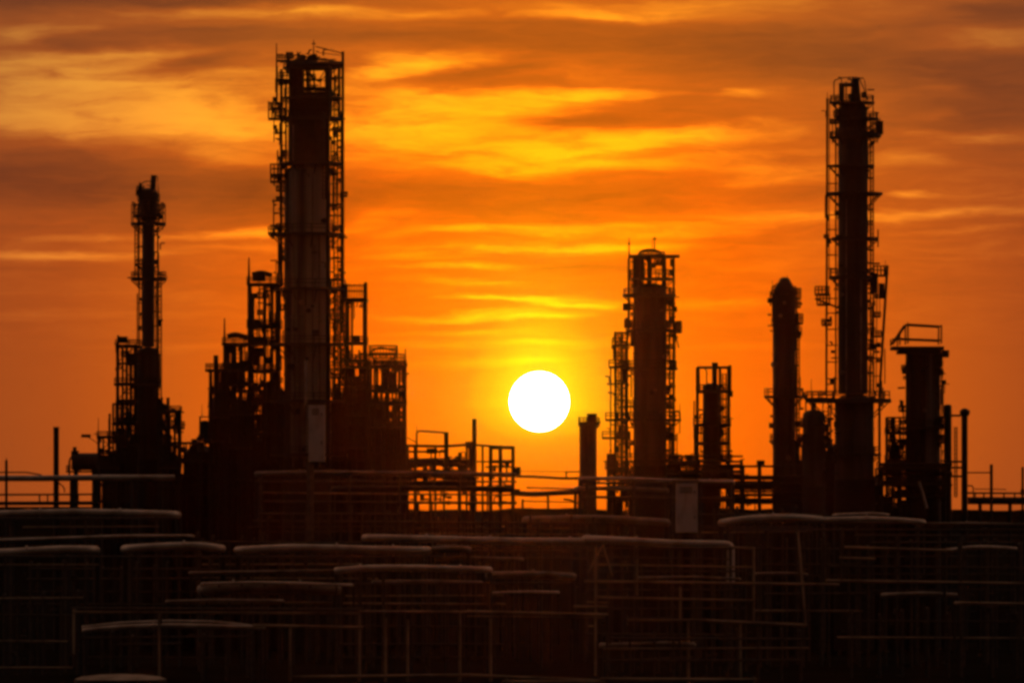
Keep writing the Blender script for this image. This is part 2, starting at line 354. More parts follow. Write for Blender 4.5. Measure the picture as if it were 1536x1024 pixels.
# N: plain column
t = Thing('column', 'plain column with pointed cap and two tiny side baskets, near the second tallest column', 'column', 1177, 704)
t.shell(1159, 1193, 440, 716, 'flat', 'dim_cladding', bands=6); t.shell(1158, 1194, 715, None, 'flat', 'dark_steel', name='shade_toned_foot')
t.clutter(1189, 1203, 440, 720, 30, 41, 1); t.clutter(1154, 1161, 430, 640, 12, 42, .8); t.nozzles(1159, 1193, 450, 700, 7, 43)
mbx = MB(); c = t.P(1177, 440); r = 17 * t.s; mbx.lathe((c[0], 0, 0), [(r, c[2]), (r * .95, c[2] + .35), (r * .62, c[2] + 1.1), (r * .42, c[2] + 1.55), (r * .2, c[2] + 1.7)], 32); t.done(mbx, 'cap', 'dark_steel')
t.mast(1181, 413, 424, 1.5); t.platform(440, 1157, 1195, 10, 3, posts=9); t.platform(486, 1157, 1196, 8, 3, posts=9)
t.beam(1159, 430, 1176, 419, 1.2, -.8, name='davit_arm'); t.mast(1158.5, 420, 440, 1.2)
t.basket(1190, 1201, 433, 447, 1.2, -.2); t.basket(1192, 1204, 471, 484, 1.2, -.2)
t.pipe([(1194.5, 445, -.4), (1194.5, 716, -.4)], 2.8); t.pipe([(1185, 552, -1.3), (1185, 720, -1.3)], 3.2); t.ladder(1197, 3.2, 486, 716, -.5); t.pipe([(1160, 440, -.9), (1160, 500, -.9)], 2)
t.platform(593, 1146, 1206, 10, 4, posts=11); t.platform(660, 1154, 1204, 9, 3.5)
for k in range(9): t.beam(1192, 500 + k * 24, 1199, 500 + k * 24, 1.4, -.4, name='pipe_bracket')

# O: second tallest column
t = Thing('column', 'second tallest column, a smooth shaft ringed by thin decks, topped by a hooped vent', 'column', 1279, 699)
t.shell(1257, 1302, 185, 590, 'dome', 'dim_cladding', bands=12)
t.shell(1252, 1311, 590, 720, 'dome', 'dim_cladding', name='lower_shell', bands=3); t.shell(1251, 1312, 719, None, 'flat', 'dark_steel', name='shade_toned_foot')
t.clutter(1238, 1257, 150, 590, 24, 51, 1.2); t.clutter(1301, 1318, 160, 600, 40, 52, 1.2); t.clutter(1300, 1330, 395, 600, 16, 53, 1); t.clutter(1246, 1312, 122, 215, 26, 54, 1.6); t.nozzles(1257, 1302, 215, 585, 10, 56); t.clutter(1304, 1322, 172, 206, 8, 55, 1, rods=.3)
t.shell(1258, 1301, 153, 210, 'dome', 'dark_steel', name='crown_drum')
t.post(1262, 126, 160, 6, -.6, name='crown_post'); t.beam(1259, 128, 1280, 128, 4.5, -.6, name='crown_beam')
mbx = MB(); c = t.P(1283, 160, -.3); k = t.s; mbx.lathe((c[0], -.3, 0), [(9*k, c[2]), (8.2*k, c[2]+10*k), (6*k, c[2]+34*k), (5.2*k, c[2]+42*k), (3*k, c[2]+44*k)], 20); t.done(mbx, 'vent_stack', 'dark_steel')
t.pipe([(1251, 160, 0), (1251, 121, 0), (1262, 117, 0), (1280, 116, 0), (1296, 118, 0)], 1.8, name='crown_hoop'); t.pipe([(1296, 121, -1), (1300, 150, -1)], 1.4, name='crown_hoop'); t.mast(1310, 143, 178, 1.4)
t.pipe([(1289, 116, .8), (1296, 132, .8), (1303, 150, .8)], 1.6, name='crown_hoop')
t.platform(153, 1244, 1312, 9, 3, posts=10); t.platform(177, 1254, 1318, 8, 3.6, posts=9); t.platform(200, 1254, 1322, 8, 6, posts=10); t.platform(205, 1244, 1304, 7, 3)
t.block(1313, 1324, 182, 202, 1.2, -.4, name='valve_body'); t.mast(1320, 176, 184, 1.2)
t.platform(248, 1240, 1312, 0, 2.5, dy=0); t.platform(289, 1238, 1324, 0, 4); t.beam(1320, 291, 1308, 302, 1.4, -.6, name='deck_strut'); t.platform(356, 1247, 1318, 0, 5); t.platform(414, 1244, 1313, 10, 5)
for y in (268, 315, 337, 375, 395, 440, 462, 486, 510, 535, 560): t.beam(1301, y, 1310, y, 2, -.6, name='pipe_bracket'); t.beam(1240, y + 8, 1256, y + 8, 1.3, -.8, name='pipe_bracket')
t.mast(1240.5, 139, 160, 1.6, -.8); t.pipe([(1240.3, 148, -.8), (1239, 590, -.8)], 3.4); t.pipe([(1253, 145, -1), (1253, 590, -1)], 2.6); t.pipe([(1243.8, 148, -.3), (1243.5, 420, -.3)], 1.4)
t.pipe([(1305.3, 170, -.4), (1305.3, 590, -.4)], 2.6); t.pipe([(1310, 160, .4), (1310, 590, .4)], 1.8); t.ladder(1307.5, 4, 205, 590, -.7)
t.basket(1222, 1243, 430, 441, 1.6, -.8); t.basket(1225, 1244, 441, 456, 1.4, -.8); t.beam(1222, 448, 1258, 462, 2.2, -.6, name='basket_strut')
t.platform(598, 1208, 1337, 11, 6, posts=18); t.platform(680, 1240, 1322, 10, 4)
t.pipe([(1331, 398, -.2), (1319, 590, -.2), (1319, 740, -.2)], 4.2, name='overhead_line'); t.pipe([(1311, 400, .6), (1311, 590, .6)], 2.4); t.pipe([(1316.5, 400, .9), (1315, 590, .9)], 1.6)
t.block(1306, 1316, 410, 440, 1.4, -.6, name='valve_body'); t.block(1318, 1326, 425, 448, 1, -.3, name='valve_body')
t.basket(1311, 1332, 399, 412, 1.4, .2); t.mast(1316, 393, 412, 1.2); t.mast(1328, 390, 412, 1.2); t.platform(536, 1300, 1324, 0, 2, posts=6)
for x, y, w in ((1268, 300, 2), (1290, 420, 2.4)): t.pipe([(x, y, -2), (x, 590, -2)], w, 'dull_pipe')

# P drum, Q short column, R twin pipes
t = Thing('drum_vessel', 'short round-topped drum with a thin vent rod, between two columns', 'drum', 1221, 690)
t.shell(1204, 1238, 614, 730, 'dome', 'dim_cladding', bands=3); t.shell(1203.5, 1238.5, 729, None, 'flat', 'dark_steel', name='shade_toned_foot'); t.clutter(1234, 1256, 596, 720, 50, 61, 1); t.clutter(1200, 1210, 590, 720, 8, 62, 1); t.mast(1217, 568, 614, 1.6); t.pipe([(1221, 616, 0), (1221, 604, 0)], 7, name='nozzle'); t.platform(636, 1200, 1246, 9, 3); t.ladder(1244, 4, 600, 740, -.5, cage=True)  # drum foot likewise in dark steel as painted shade
t.pipe([(1209, 592, .4), (1209, 640, .4)], 2.2); t.platform(668, 1200, 1250, 9, 3); t.platform(596, 1206, 1250, 8, 3, round_=False)
t = Thing('column', 'stubby column wearing a wide overhanging deck with a raked guard frame', 'column', 1386, 700)
t.shell(1359, 1383, 520, None, 'flat', 'dark_steel', bands=5); t.shell(1381, 1411, 520, 700, 'flat', 'vessel_cladding', name='neighbour_shell', dy=.6, bands=4); t.shell(1380, 1412, 699, None, 'flat', 'dark_steel', name='shade_toned_foot', dy=.6); t.clutter(1404, 1419, 530, 700, 40, 71, 1); t.clutter(1351, 1363, 530, 700, 24, 72, 1); t.nozzles(1381, 1411, 540, 690, 5, 73)
t.platform(520, 1337, 1414, 0, 5, round_=False, depth=5); t.platform(526, 1346, 1410, 0, 5, round_=False, depth=4, brackets=False)
for q in (-2.3, 2.3):
    for a, b in (((1360, 516), (1360, 487)), ((1410, 516), (1410, 489)), ((1337, 518), (1358, 487)), ((1360, 487), (1410, 490)), ((1340, 508), (1410, 511)), ((1338, 518), (1338, 508)), ((1348, 518), (1348, 502))): t.beam(*a, *b, 1.7, q, name='guard_bar')
t.beam(1358, 487, 1358, 487.5, 1.6, -2.3, dy2=2.3, name='guard_bar'); t.beam(1410, 489, 1410, 489.5, 1.6, -2.3, dy2=2.3, name='guard_bar'); t.mast(1359.5, 483, 490, 1.6, -2.3)
for y, x0 in ((537, 1402), (548, 1404), (560, 1404)): t.basket(x0, 1413, y - 7, y, 1.4, -.6)
t.pipe([(1408, 526, -.5), (1408, 562, -.5)], 4); t.pipe([(1412, 560, -.4), (1412, 700, -.4)], 1.8); t.ladder(1362, 4, 540, 700, -1.2); t.pipe([(1359, 528, -1), (1359, 700, -1)], 3)
t.beam(1347, 609, 1360, 609, 1.6, -.5, name='pipe_bracket'); t.beam(1408, 664, 1420, 664, 2, -.5, name='pipe_bracket'); t.beam(1408, 625, 1420, 625, 2, -.5, name='pipe_bracket'); t.platform(640, 1352, 1416, 9, 3, round_=False, depth=4); t.platform(697, 1336, 1424, 0, 4, round_=False, depth=5)
t = Thing('standpipe', 'stout standpipe with a rounded top, thicker of the pair on the clear side', 'standpipe', 1421, 699)
t.shell(1415.5, 1427.5, 606, None, 'dome', 'dark_steel', bands=6); t.pipe([(1424, 623, 0), (1441, 623, 0)], 3.4, name='link_pipe')
for y in (692, 701, 714): t.pipe([(1426, y, -.2), (1443, y, -.2)], 3.2, name='link_pipe')
t.ladder(1434, 3.4, 640, 745, .4)
t = Thing('standpipe', 'slimmer standpipe with a flanged mushroom head, at the end of the plant', 'standpipe', 1447, 700)
t.shell(1442, 1451.5, 620, None, 'flat', 'dark_steel', bands=6); mbx = MB(); c = t.P(1447, 624); k = t.s
mbx.lathe((c[0], 0, 0), [(5.2*k, c[2]), (7.5*k, c[2]+3*k), (7.5*k, c[2]+8*k), (4*k, c[2]+11*k), (2*k, c[2]+12*k)], 20); t.done(mbx, 'head_flange', 'dark_steel'); t.beam(1450, 617, 1455, 617, 2.6, 0, name='nozzle')
t.pipe([(1450, 708.5, -.4), (1487, 708.5, -.4)], 2, name='link_pipe'); t.pipe([(1452, 728, .4), (1460, 728, .4), (1461, 756, .4)], 2, name='link_pipe')

# T: ladder frame between O and Q, small frames
t = Thing('steel_scaffold', 'narrow piping frame full of rungs, between the stubby column and second tallest one', 'steel frame', 1345, 702)
t.lattice(1330, 1361, 626, [626, 648, 668, 690, 715, 740], 2.6, 0, 1.8, 765, (1340, 1350), True, ((648, 7), (690, 8), (715, 0)))
t.clutter(1328, 1362, 628, 740, 36, 93, 1.2)
t.pipe([(1340, 626, .3), (1340, 700, .3)], 7); t.pipe([(1350, 660, -.3), (1336, 672, -.3), (1336, 700, -.3)], 4); t.pipe([(1331, 640, 0), (1360, 650, 0)], 2.2, name='cross_pipe'); t.pipe([(1331, 660, 0), (1360, 660, 0)], 2.2, name='cross_pipe'); t.block(1336, 1348, 666, 690, 1.2, .3, name='valve_body')
for k in range(8): t.beam(1330, 632 + k * 9, 1361, 632 + k * 9 + (k % 3), 1.2, -.9, name='cross_bar')

# K: short stack near the sun
t = Thing('stack', 'short double-barrelled flue stack standing just under the sun', 'stack', 881, 696)
t.shell(869, 884, 632, None, 'flat', 'dim_cladding', name='small_flue', bands=3); t.shell(881, 895, 621, None, 'flat', 'dim_cladding', bands=3, dy=-.3)
t.platform(634, 867, 900, 8, 4, posts=8); t.shell(880, 895.5, 620, 632, 'flat', 'dark_steel', name='rim_collar', dy=-.3); t.beam(886, 634, 901, 633, 1.6, -.8, name='davit_arm'); t.mast(868.5, 622, 634, 1)

# ------------------------------------------------------------------ the stepped steelwork round the big column
t = Thing('steel_scaffold', 'tall open steel frame with a lightning mast, hugging the pale flank of the tallest column', 'steel frame', 396, 703)
t.lattice(374.5, 418, 425, [427, 489, 514, 556, 600, 650, 700, 750], 4.5, 0, 3.2, None, (397, 408), False, ((425, 9, 371, 423), (489, 9, 371, 423), (514, 8), (556, 8), (600, 8), (650, 8)))
t.clutter(375, 420, 430, 660, 110, 81, 2, rods=1.5)
t.mast(374.5, 387, 430, 4, -2); t.pipe([(378, 412, 0), (392, 408, 0), (408, 413, 0)], 7, name='cooler_drum'); t.block(379, 398, 408, 422, 1.8, 0, name='cooler_box')
t.pipe([(389, 428, -.5), (389, 520, -.5)], 2); t.pipe([(396.5, 428, .8), (396.5, 640, .8)], 4); t.pipe([(414, 428, .4), (414, 640, .4)], 3); t.pipe([(404, 440, -1), (404, 489, -1), (412, 500, -1)], 2.4); t.pipe([(380, 440, -1), (380, 700, -1)], 3.4)
t.ladder(384, 5, 489, 700, -2.2, cage=True); t.block(378, 390, 522, 548, 3, 0, name='equipment_box'); t.shell(399, 416, 570, 690, 'dome', 'dark_steel', name='drum'); t.block(376, 392, 480, 489, 2, 0, name='equipment_box')
t = Thing('steel_scaffold', 'middle step of the steelwork, with a mast and rounded cooler hood on top', 'steel frame', 355, 701)
t.lattice(338, 375, 514, [516, 553, 575, 620, 670, 720], 4.5, 0, 3, None, (349, 362), False, ((515, 8, 334, 400), (553, 8, 334, 378), (576, 8), (620, 8), (670, 8)))
t.clutter(338, 376, 516, 660, 85, 82, 2, rods=1.5)
t.mast(338, 478, 520, 3.6, -2); t.pipe([(341, 505, 0), (352, 501, 0), (371, 506, 0)], 8, name='cooler_hood')
for x, w in ((344, 2), (353, 3), (367, 2.4)): t.pipe([(x, 518, .4), (x, 640, .4)], w)
t.ladder(358, 5, 520, 660, -2.2); t.block(345, 358, 558, 572, 3, .2, name='equipment_box'); t.shell(356, 372, 600, None, 'dome', 'dark_steel', name='drum')
t = Thing('steel_scaffold', 'lowest step of the steelwork with a fat corner pipe, facing the slim column', 'steel frame', 326, 700)
t.lattice(316, 341, 553, [555, 590, 625, 660, 700], 4, 0, 2.2, None, (330,), False, ((554, 8, 309, 368), (625, 8), (660, 8, 306, 345)))
t.clutter(310, 342, 555, 680, 60, 83, 1.6, rods=1.5)
t.pipe([(324.5, 533, -1), (324.5, 760, -1)], 7.5, name='corner_pipe'); t.pipe([(333, 556, 0), (333, 700, 0)], 3); t.mast(316, 546, 560, 2, -1); t.ladder(338, 4, 556, 640, -1.8)
t = Thing('knockout_pot', 'small round pot in a thin guard frame, at the foot of the lowest steelwork step', 'vessel', 307, 698)
t.shell(301, 313, 630, 660, 'dome', 'dark_steel'); t.lattice(300, 315, 624, [625, 640, 658], 1.4, 0, 1.2, None, (), False, ((658, 6),)); t.mast(303, 606, 626, 1)
t = Thing('steel_scaffold', 'slender open frame with railed crown deck, on the sunward side of the tallest column', 'steel frame', 534, 700)
t.lattice(519.5, 549, 448, [450, 514, 540, 580, 620, 670, 720], 3.4, 0, 2.4, None, (528,), False, ((449, 0, 516, 552), (514, 9, 500, 552), (540, 8), (580, 8), (620, 8), (670, 8)))
t.clutter(496, 522, 440, 650, 75, 84, 1.5, rods=1.5); t.clutter(520, 550, 512, 660, 60, 85, 1.5, rods=1.5)
t.platform(447, 516, 551, 19, 6, posts=14); t.post(549, 424, 448, 3.4, -1.6); t.post(520, 426, 448, 2.4, -1.6)
t.pipe([(546, 450, .3), (546, 640, .3)], 4.4); t.pipe([(523, 450, 0), (523, 640, 0)], 3); t.pipe([(531, 450, .6), (531, 478, .6)], 1.6); t.block(530, 540, 503, 514, 1.6, 0, name='valve_body'); t.ladder(514, 5, 470, 640, -1.6); t.block(522, 533, 547, 566, 2.4, 0)
t.pipe([(510, 428, 0), (510, 640, 0)], 3); t.pipe([(502, 470, .8), (502, 640, .8)], 3.4); t.platform(478, 497, 522, 8, 3, round_=False, depth=3); t.platform(560, 497, 522, 8, 3, round_=False, depth=3)
t = Thing('steel_scaffold', 'broad barrel-shaped cage of uprights with a ring-railed top, lowest of those on the sunward side', 'steel frame', 580, 699)
t.lattice(553, 608, 540, [549, 585, 605, 640, 680, 725], 4, 0, 2.6, None, (562, 573, 583, 594), False, ((549, 8, 518, 610), (585, 7), (605, 7), (640, 8)))
t.clutter(552, 610, 545, 690, 120, 86, 1.9, rods=1.5)
t.platform(529, 553, 597, 11, 4, posts=15); t.platform(543, 552, 609, 12, 3, posts=15); t.mast(608.5, 523, 560, 3, -2); t.mast(594, 520, 545, 2)
t.pipe([(555, 528, 0), (570, 520, 0), (592, 526, 0)], 2.6, name='crown_hoop'); t.shell(572, 596, 556, 590, 'dome', 'dark_steel', name='drum'); t.shell(556, 578, 610, None, 'dome', 'dark_steel', name='drum')
for x, w in ((557, 3), (566, 4), (580, 5), (588, 2.4), (599, 4.4), (604, 2)): t.pipe([(x, 552, random.uniform(-.8, .8)), (x, 700, 0)], w)
t.ladder(603, 5, 552, 690, -1.9)

# furnaces: boxy masses that block the light low down
def thicket(label, x0, x1, yt, Y, seed, gaps=.25, d=5.5, slope=0):
    """a block of plant so full of pipes, decks and vessels that it reads as one ragged mass"""
    rn = random.Random(seed); t = Thing('process_block', label, 'process block', (x0 + x1) / 2, Y)
    lv = []; y = yt
    while y < 765: lv.append(y); y += rn.uniform(17, 30)
    xs = []; x = x0 + rn.uniform(6, 12)
    while x < x1 - 6: xs.append(x); x += rn.uniform(8, 15)
    t.lattice(x0, x1, yt, lv, d, 0, 2.4, None, xs, False, [(q, 7) for q in lv[1::2]])
    ex = [x0] + xs + [x1]
    for a, b in zip(ex, ex[1:]):
        top = yt + rn.uniform(2, 50) + slope * (a - x0)
        if rn.random() > gaps: t.shell(a + .6, b - .6, top, None, rn.choice(('dome', 'flat')), rn.choice(('dark_steel', 'dark_steel', 'dim_cladding')), 'drum', rn.uniform(-1.5, 1.5))
        else: t.pipe([((a + b) / 2, top, 0), ((a + b) / 2, 770, 0)], rn.uniform(2, 4))
        t.pipe([(a + 2, top - rn.uniform(0, 24), 1.5), (a + 2, 770, 1.5)], rn.uniform(1.4, 3.4), 'dark_steel')
        if rn.random() < .4: t.block(a + 1, b - 1, top - 8, top + 12, rn.uniform(1, 3), rn.uniform(-1, 1))
    t.clutter(x0, x1, yt - 6, 720, int((x1 - x0) * .55), seed + 1, d / 2)
    return t
def furnace(label, x0, x1, yt, Y, d, ribs, stacks=()):
    t = Thing('furnace', label, 'furnace', (x0 + x1) / 2, Y)
    t.block(x0, x1, yt + 10, t.gy, d, 0, 'dark_steel', 'casing')
    mbx = MB(); a = t.P(x0, yt + 10, -d/2); b = t.P(x1, yt + 10, d/2); cx = (a[0]+b[0])/2; wz = 10 * t.s; q = .3
    vs = [(a[0], -d/2, a[2]), (b[0], -d/2, a[2]), (b[0], d/2, a[2]), (a[0], d/2, a[2]), (a[0]+(b[0]-a[0])*q, -d/4, a[2]+wz), (b[0]-(b[0]-a[0])*q, -d/4, a[2]+wz), (b[0]-(b[0]-a[0])*q, d/4, a[2]+wz), (a[0]+(b[0]-a[0])*q, d/4, a[2]+wz)]
    mbx.add(vs, [(3,2,1,0),(4,5,6,7),(0,1,5,4),(1,2,6,5),(2,3,7,6),(3,0,4,7)]); t.done(mbx, 'roof_hood', 'dark_steel')
    for k in range(ribs): x = x0 + (x1 - x0) * (k + .5) / ribs; t.post(x, yt + 10, None, 2.2, -d/2 - .12, 'primer_steel', 'buckstay')
    for y in range(int(yt + 24), int(t.gy) - 20, 42): t.platform(y, x0 - 4, x1 + 4, 9, 3, round_=False, depth=d + 2.2, name='walkway')
    for x, y, w in stacks: t.pipe([(x, y, 0), (x, yt + 14, 0)], w, name='flue')
    return t
furnace('wide dark furnace casing behind the foot of the tallest column', 330, 500, 655, 716, 7, 9)
furnace('dark furnace casing behind the barrel-shaped cage', 506, 606, 668, 718, 6, 6)
furnace('squat dark furnace casing under the slim column', 166, 262, 668, 712, 5, 6, ((252, 598, 5), (164, 628, 3.5)))
furnace('dark furnace casing behind the foot of the stubby column', 1330, 1412, 752, 714, 5, 5)
thicket('dense block of dark pipework behind the stepped steelwork and the tallest column', 316, 425, 586, 711, 201, .42)
thicket('dense block of dark pipework between the tallest column and the barrel-shaped cage', 490, 556, 566, 711, 211, .5)
thicket('dense block of dark pipework filling the foot of the barrel-shaped cage', 556, 606, 604, 710, 221, .5)
thicket('dense block of dark pipework round the foot of the slim column', 172, 246, 606, 710, 231, .35)
thicket('low block of dark pipework between the slim column and the lowest steelwork step', 246, 318, 664, 713, 241, .3)
thicket('low block of dark pipework round the feet of the plain column and the round-topped drum', 1196, 1258, 668, 709, 251, .35)
thicket('low block of dark pipework under the narrow piping frame and the stubby column', 1316, 1416, 702, 709, 261, .4)
thicket('low block of dark pipework round the foot of the column beside the sun', 912, 1052, 706, 711, 271, .3)
thicket('low block of dark pipework under the lamp post and horizontal drum', 142, 176, 690, 711, 281, .3)
furnace('small dark furnace casing between the slim column and the lowest steelwork step', 276, 324, 668, 714, 4, 4, ((296, 655, 3),))
furnace('low dark furnace casing at the feet of the second tallest column', 1206, 1318, 706, 716, 5, 6)
furnace('low dark furnace casing at the foot of the column beside the sun', 945, 1036, 700, 718, 5, 5)

# ------------------------------------------------------------------ B..F: small things near the slim column
t = Thing('steel_scaffold', 'ladder-like frame with a floodlight bracket on top, shouldering the slim column', 'steel frame', 188, 702)
t.lattice(176.5, 204, 516, [518, 545, 575, 600, 630, 670, 710], 2.6, 0, 2.2, None, (190,), True, ((518, 8, 174, 212), (575, 8, 172, 240), (600, 0), (630, 8)))
t.clutter(174, 206, 520, 690, 36, 87, 1.2)
t.pipe([(178, 520, -1), (178, 503, -1)], 3.4, name='lamp_pole'); t.block(178, 192, 505, 513, .8, -1, name='floodlight'); t.pipe([(184, 520, 0), (184, 680, 0)], 3.6); t.pipe([(196, 545, .5), (196, 680, .5)], 5); t.block(190, 204, 530, 548, 1.5, 0, name='valve_body'); t.ladder(200, 4, 518, 660, -1.4)
t = Thing('steel_scaffold', 'low frame of pumps and stub chimneys on the sunward side of the slim column', 'steel frame', 254, 700)
t.lattice(240, 270, 614, [616, 640, 668, 700, 730], 2.6, 0, 2.4, None, (254,), True, ((616, 7, 238, 272), (640, 8, 238, 276), (700, 8)))
t.clutter(240, 272, 612, 700, 36, 88, 1.2)
t.pipe([(252, 596, 0), (252, 640, 0)], 5, name='stub_chimney'); t.pipe([(262, 625, 0), (262, 680, 0)], 4); t.shell(243, 258, 650, None, 'dome', 'dark_steel', name='drum'); t.block(262, 269, 618, 640, 1.2, 0, name='valve_body'); t.beam(262, 616, 276, 618, 1.6, 0, name='davit_arm'); t.shell(258, 270, 690, None, 'flat', 'dark_steel', name='drum')
t = Thing('steel_scaffold', 'low frame of slim rods and valves, between the slim column and the floodlight', 'steel frame', 158, 700)
t.lattice(148, 176, 652, [654, 680, 700, 725], 2.2, 0, 1.8, None, (163,), True, ((654, 7), (700, 7)))
t.clutter(146, 178, 650, 712, 26, 89, 1)
t.mast(147.5, 626, 660, 1.6); t.pipe([(164.5, 620, 0), (164.5, 700, 0)], 3.6); t.pipe([(155, 655, 0), (155, 720, 0)], 3); t.block(150, 172, 682, 715, 1.8, 0)
t = Thing('lamp_post', 'thin lamp post with a flat floodlight head on a bent arm', 'lamp post', 148, 690)
t.post(149, 690, None, 2.2); t.pipe([(149, 692, 0), (146, 664, 0), (132, 655, 0)], 1.2, name='arm'); t.block(122, 136, 651, 656, .5, 0, name='lamp_head')
t = Thing('drum_vessel', 'horizontal drum on saddles with a nozzle, near the plain thin stack', 'vessel', 128, 702)
mbx = MB(); a = t.P(108, 692); b = t.P(150, 692); mbx.tube([a, (a[0]+.4, 0, a[2]), (b[0]-.4, 0, b[2]), b], 13 * t.s, 20); t.done(mbx, 'shell', 'dim_cladding')
for x in (114, 142): t.post(x, 700, None, 5, 0, name='saddle')
t.pipe([(112, 684, 0), (112, 670, 0)], 6, name='nozzle'); t.block(107, 117, 676, 684, 1, 0, name='valve_body'); t.pipe([(104, 712, 0), (104, 688, 0), (118, 676, 0)], 3, name='inlet_pipe'); t.platform(706, 100, 158, 8, 2.5, round_=False, depth=2.4)
t = Thing('stack', 'plain thin flue stack standing alone over the pipe bridge', 'stack', 84, 700)
t.shell(80, 88.5, 640, None, 'flat', 'dark_steel', bands=4); t.shell(79.6, 88.9, 640, 643, 'flat', 'dark_steel', name='rim_collar')

# I: low piping between the big column and the sun
t = Thing('pipe_gantry', 'goal-shaped overhead pipe with one thick leg, over the low tank', 'pipe', 648, 700)
t.pipe([(625, 700, 0), (625, 646, 0), (645, 647, 0), (672, 649, 0)], 3, name='overhead_pipe'); t.pipe([(669.5, 648, 0), (669.5, 700, 0)], 7, name='drop_leg'); t.mast(625, 638, 648, 1)
t.beam(611, 656, 626, 664, 1, 0, name='stay')
t = Thing('pipe_bridge', 'high bridge pipe on trestles running from the barrel-shaped cage towards the sun', 'pipe bridge', 660, 702)
t.pipe([(606, 668, 0), (665, 669, 0), (705, 666.5, 0)], 4.4, 'dark_steel', 'bridge_pipe'); t.pipe([(606, 677, .6), (672, 677, .6)], 3.4, 'dark_steel', 'bridge_pipe'); t.pipe([(712, 667, 0), (770, 671, 0)], 3.6, 'dark_steel', 'bridge_pipe')
for x in (612, 622, 653, 700, 724): t.post(x, 668, None, 2.4, 0, name='trestle')
t.block(640, 656, 672, 680, 1, 0, name='valve_body'); t.pipe([(690, 678, 0), (690, 690, 0)], 6, name='stub_pipe')
t = Thing('stack', 'slim chimney rising through the bridge pipe towards the sun', 'stack', 711, 698)
t.shell(708, 715, 628, None, 'flat', 'dark_steel', bands=4); t.pipe([(705.5, 664, -.4), (705.5, 700, -.4)], 6, name='side_pipe'); t.block(698, 712, 662, 672, 1, 0, name='valve_body')
t = Thing('pipe_rack', 'crowded low rack of bent pipes and valves on stilts under the goal-shaped pipe', 'pipe rack', 660, 706)
t.lattice(604, 706, 688, [690, 706, 722, 735], 4, 0, 2.6, None, (624, 645, 666, 688), False, ((706, 0), (722, 0)))
for y, w in ((692, 6), (698, 7), (711, 9), (717, 6), (728, 7)): t.pipe([(598, y, -.6), (650, y - 3, -.6), (712, y + 1, -.6)], w, 'dark_steel', 'rack_pipe')
t.clutter(606, 705, 684, 722, 80, 98, 1.8, rods=.3); t.clutter(606, 770, 722, 757, 50, 99, 1.5, rods=.3)
for k, (x, a2) in enumerate(((612, 618), (634, 641), (668, 676), (690, 697))): t.block(x, a2, 694, 724, 2, .4)
t = Thing('steel_scaffold', 'three-legged pipe frame ending in a thick upright, closest to the sun on its shadow side', 'steel frame', 752, 700)
t.lattice(736, 769.5, 669, [671, 692, 712, 735], 2.6, 0, 4, None, (751,), False, ((735, 8),))
t.clutter(736, 770, 690, 750, 12, 94, 1.2, rods=.4)
t.pipe([(750.5, 668, -1.5), (750.5, 760, -1.5)], 6); t.pipe([(715, 692, 0), (738, 692, 0)], 2.4, name='cross_pipe'); t.pipe([(760, 690, .5), (760, 720, .5)], 3); t.beam(728, 700, 770, 700, 2, 0); t.block(772, 781, 700, 712, .1, -1.4, name='bracket')

# ------------------------------------------------------------------ U/V and other low plant, right of the sun
t = Thing('pipe_rack', 'two-storey pipe rack between the caged small column and the plain column', 'pipe rack', 1125, 700)
t.lattice(1098, 1163, 697, [699, 722, 733, 748], 4, 0, 2.4, None, (1115, 1140), False, ((722, 0, 1092, 1200), (735, 7, 1092, 1200)))
t.clutter(1098, 1200, 715, 758, 30, 95, 1.6, rods=.3)
for y, w, m in ((699, 3.4, 'dark_steel'), (716, 7, 'dark_steel'), (728, 5, 'dark_steel'), (742, 5, 'dark_steel'), (752, 8, 'dark_steel')): t.pipe([(1092, y, -.5), (1202, y, -.5)], w, m, 'rack_pipe')
t = Thing('camera_post', 'stubby post carrying a tilted floodlight box, on the two-storey pipe rack', 'post', 1140, 697)
t.post(1139, 692, None, 4); t.block(1135, 1147, 690, 697, .8, 0, name='lamp_box')
t = Thing('pipe_rack', 'busy low rack of valves and pipes at the foot of the caged small column', 'pipe rack', 1060, 699)
t.lattice(1020, 1112, 690, [692, 706, 724, 745], 4, 0, 2.4, None, (1045, 1070, 1090), False, ((692, 8, 1002, 1045), (706, 8), (724, 0)))
t.clutter(1004, 1112, 684, 755, 60, 96, 1.6, rods=.4)
for y, w in ((684, 3), (698, 5), (714, 8), (730, 7), (748, 9)): t.pipe([(1000, y, -.6), (1114, y, -.6)], w, 'dark_steel', 'rack_pipe')
t.block(1052, 1066, 702, 716, 2, -.6); t.block(1078, 1100, 700, 720, 2, -.6); t.block(1030, 1040, 684, 692, 1, 0, name='valve_body')
t = Thing('pipe_rack', 'low rack of crossing pipes with a bent pale elbow, below the stubby column', 'pipe rack', 1375, 697)
t.lattice(1322, 1416, 700, [702, 722, 745], 4, 0, 2.6, None, (1350, 1385), True, ((700, 0), (724, 7)))
t.clutter(1320, 1418, 696, 755, 50, 97, 1.6, rods=.4)
for y, w in ((696, 5), (710, 6), (727, 4)): t.pipe([(1318, y, -.5), (1428, y, -.5)], w, 'dark_steel', 'rack_pipe')
t.pipe([(1376, 722, -2.6), (1382, 740, -2.6), (1388, 762, -2.6)], 4, 'pipe_cladding', 'elbow_pipe'); t.block(1342, 1352, 735, 748, 1.2, 0)
t = Thing('steel_post', 'single tall fence-like post with a link pipe to the mushroom-headed standpipe', 'post', 1487, 694)
t.post(1487, 696, None, 3.4)
t = Thing('steel_post', 'slim bare post at the very end of the pipe bridge in the clear orange sky', 'post', 1534, 696); t.post(1534, 700, None, 2.6); t.block(1531, 1537, 733, 742, .4, 0, name='junction_box')
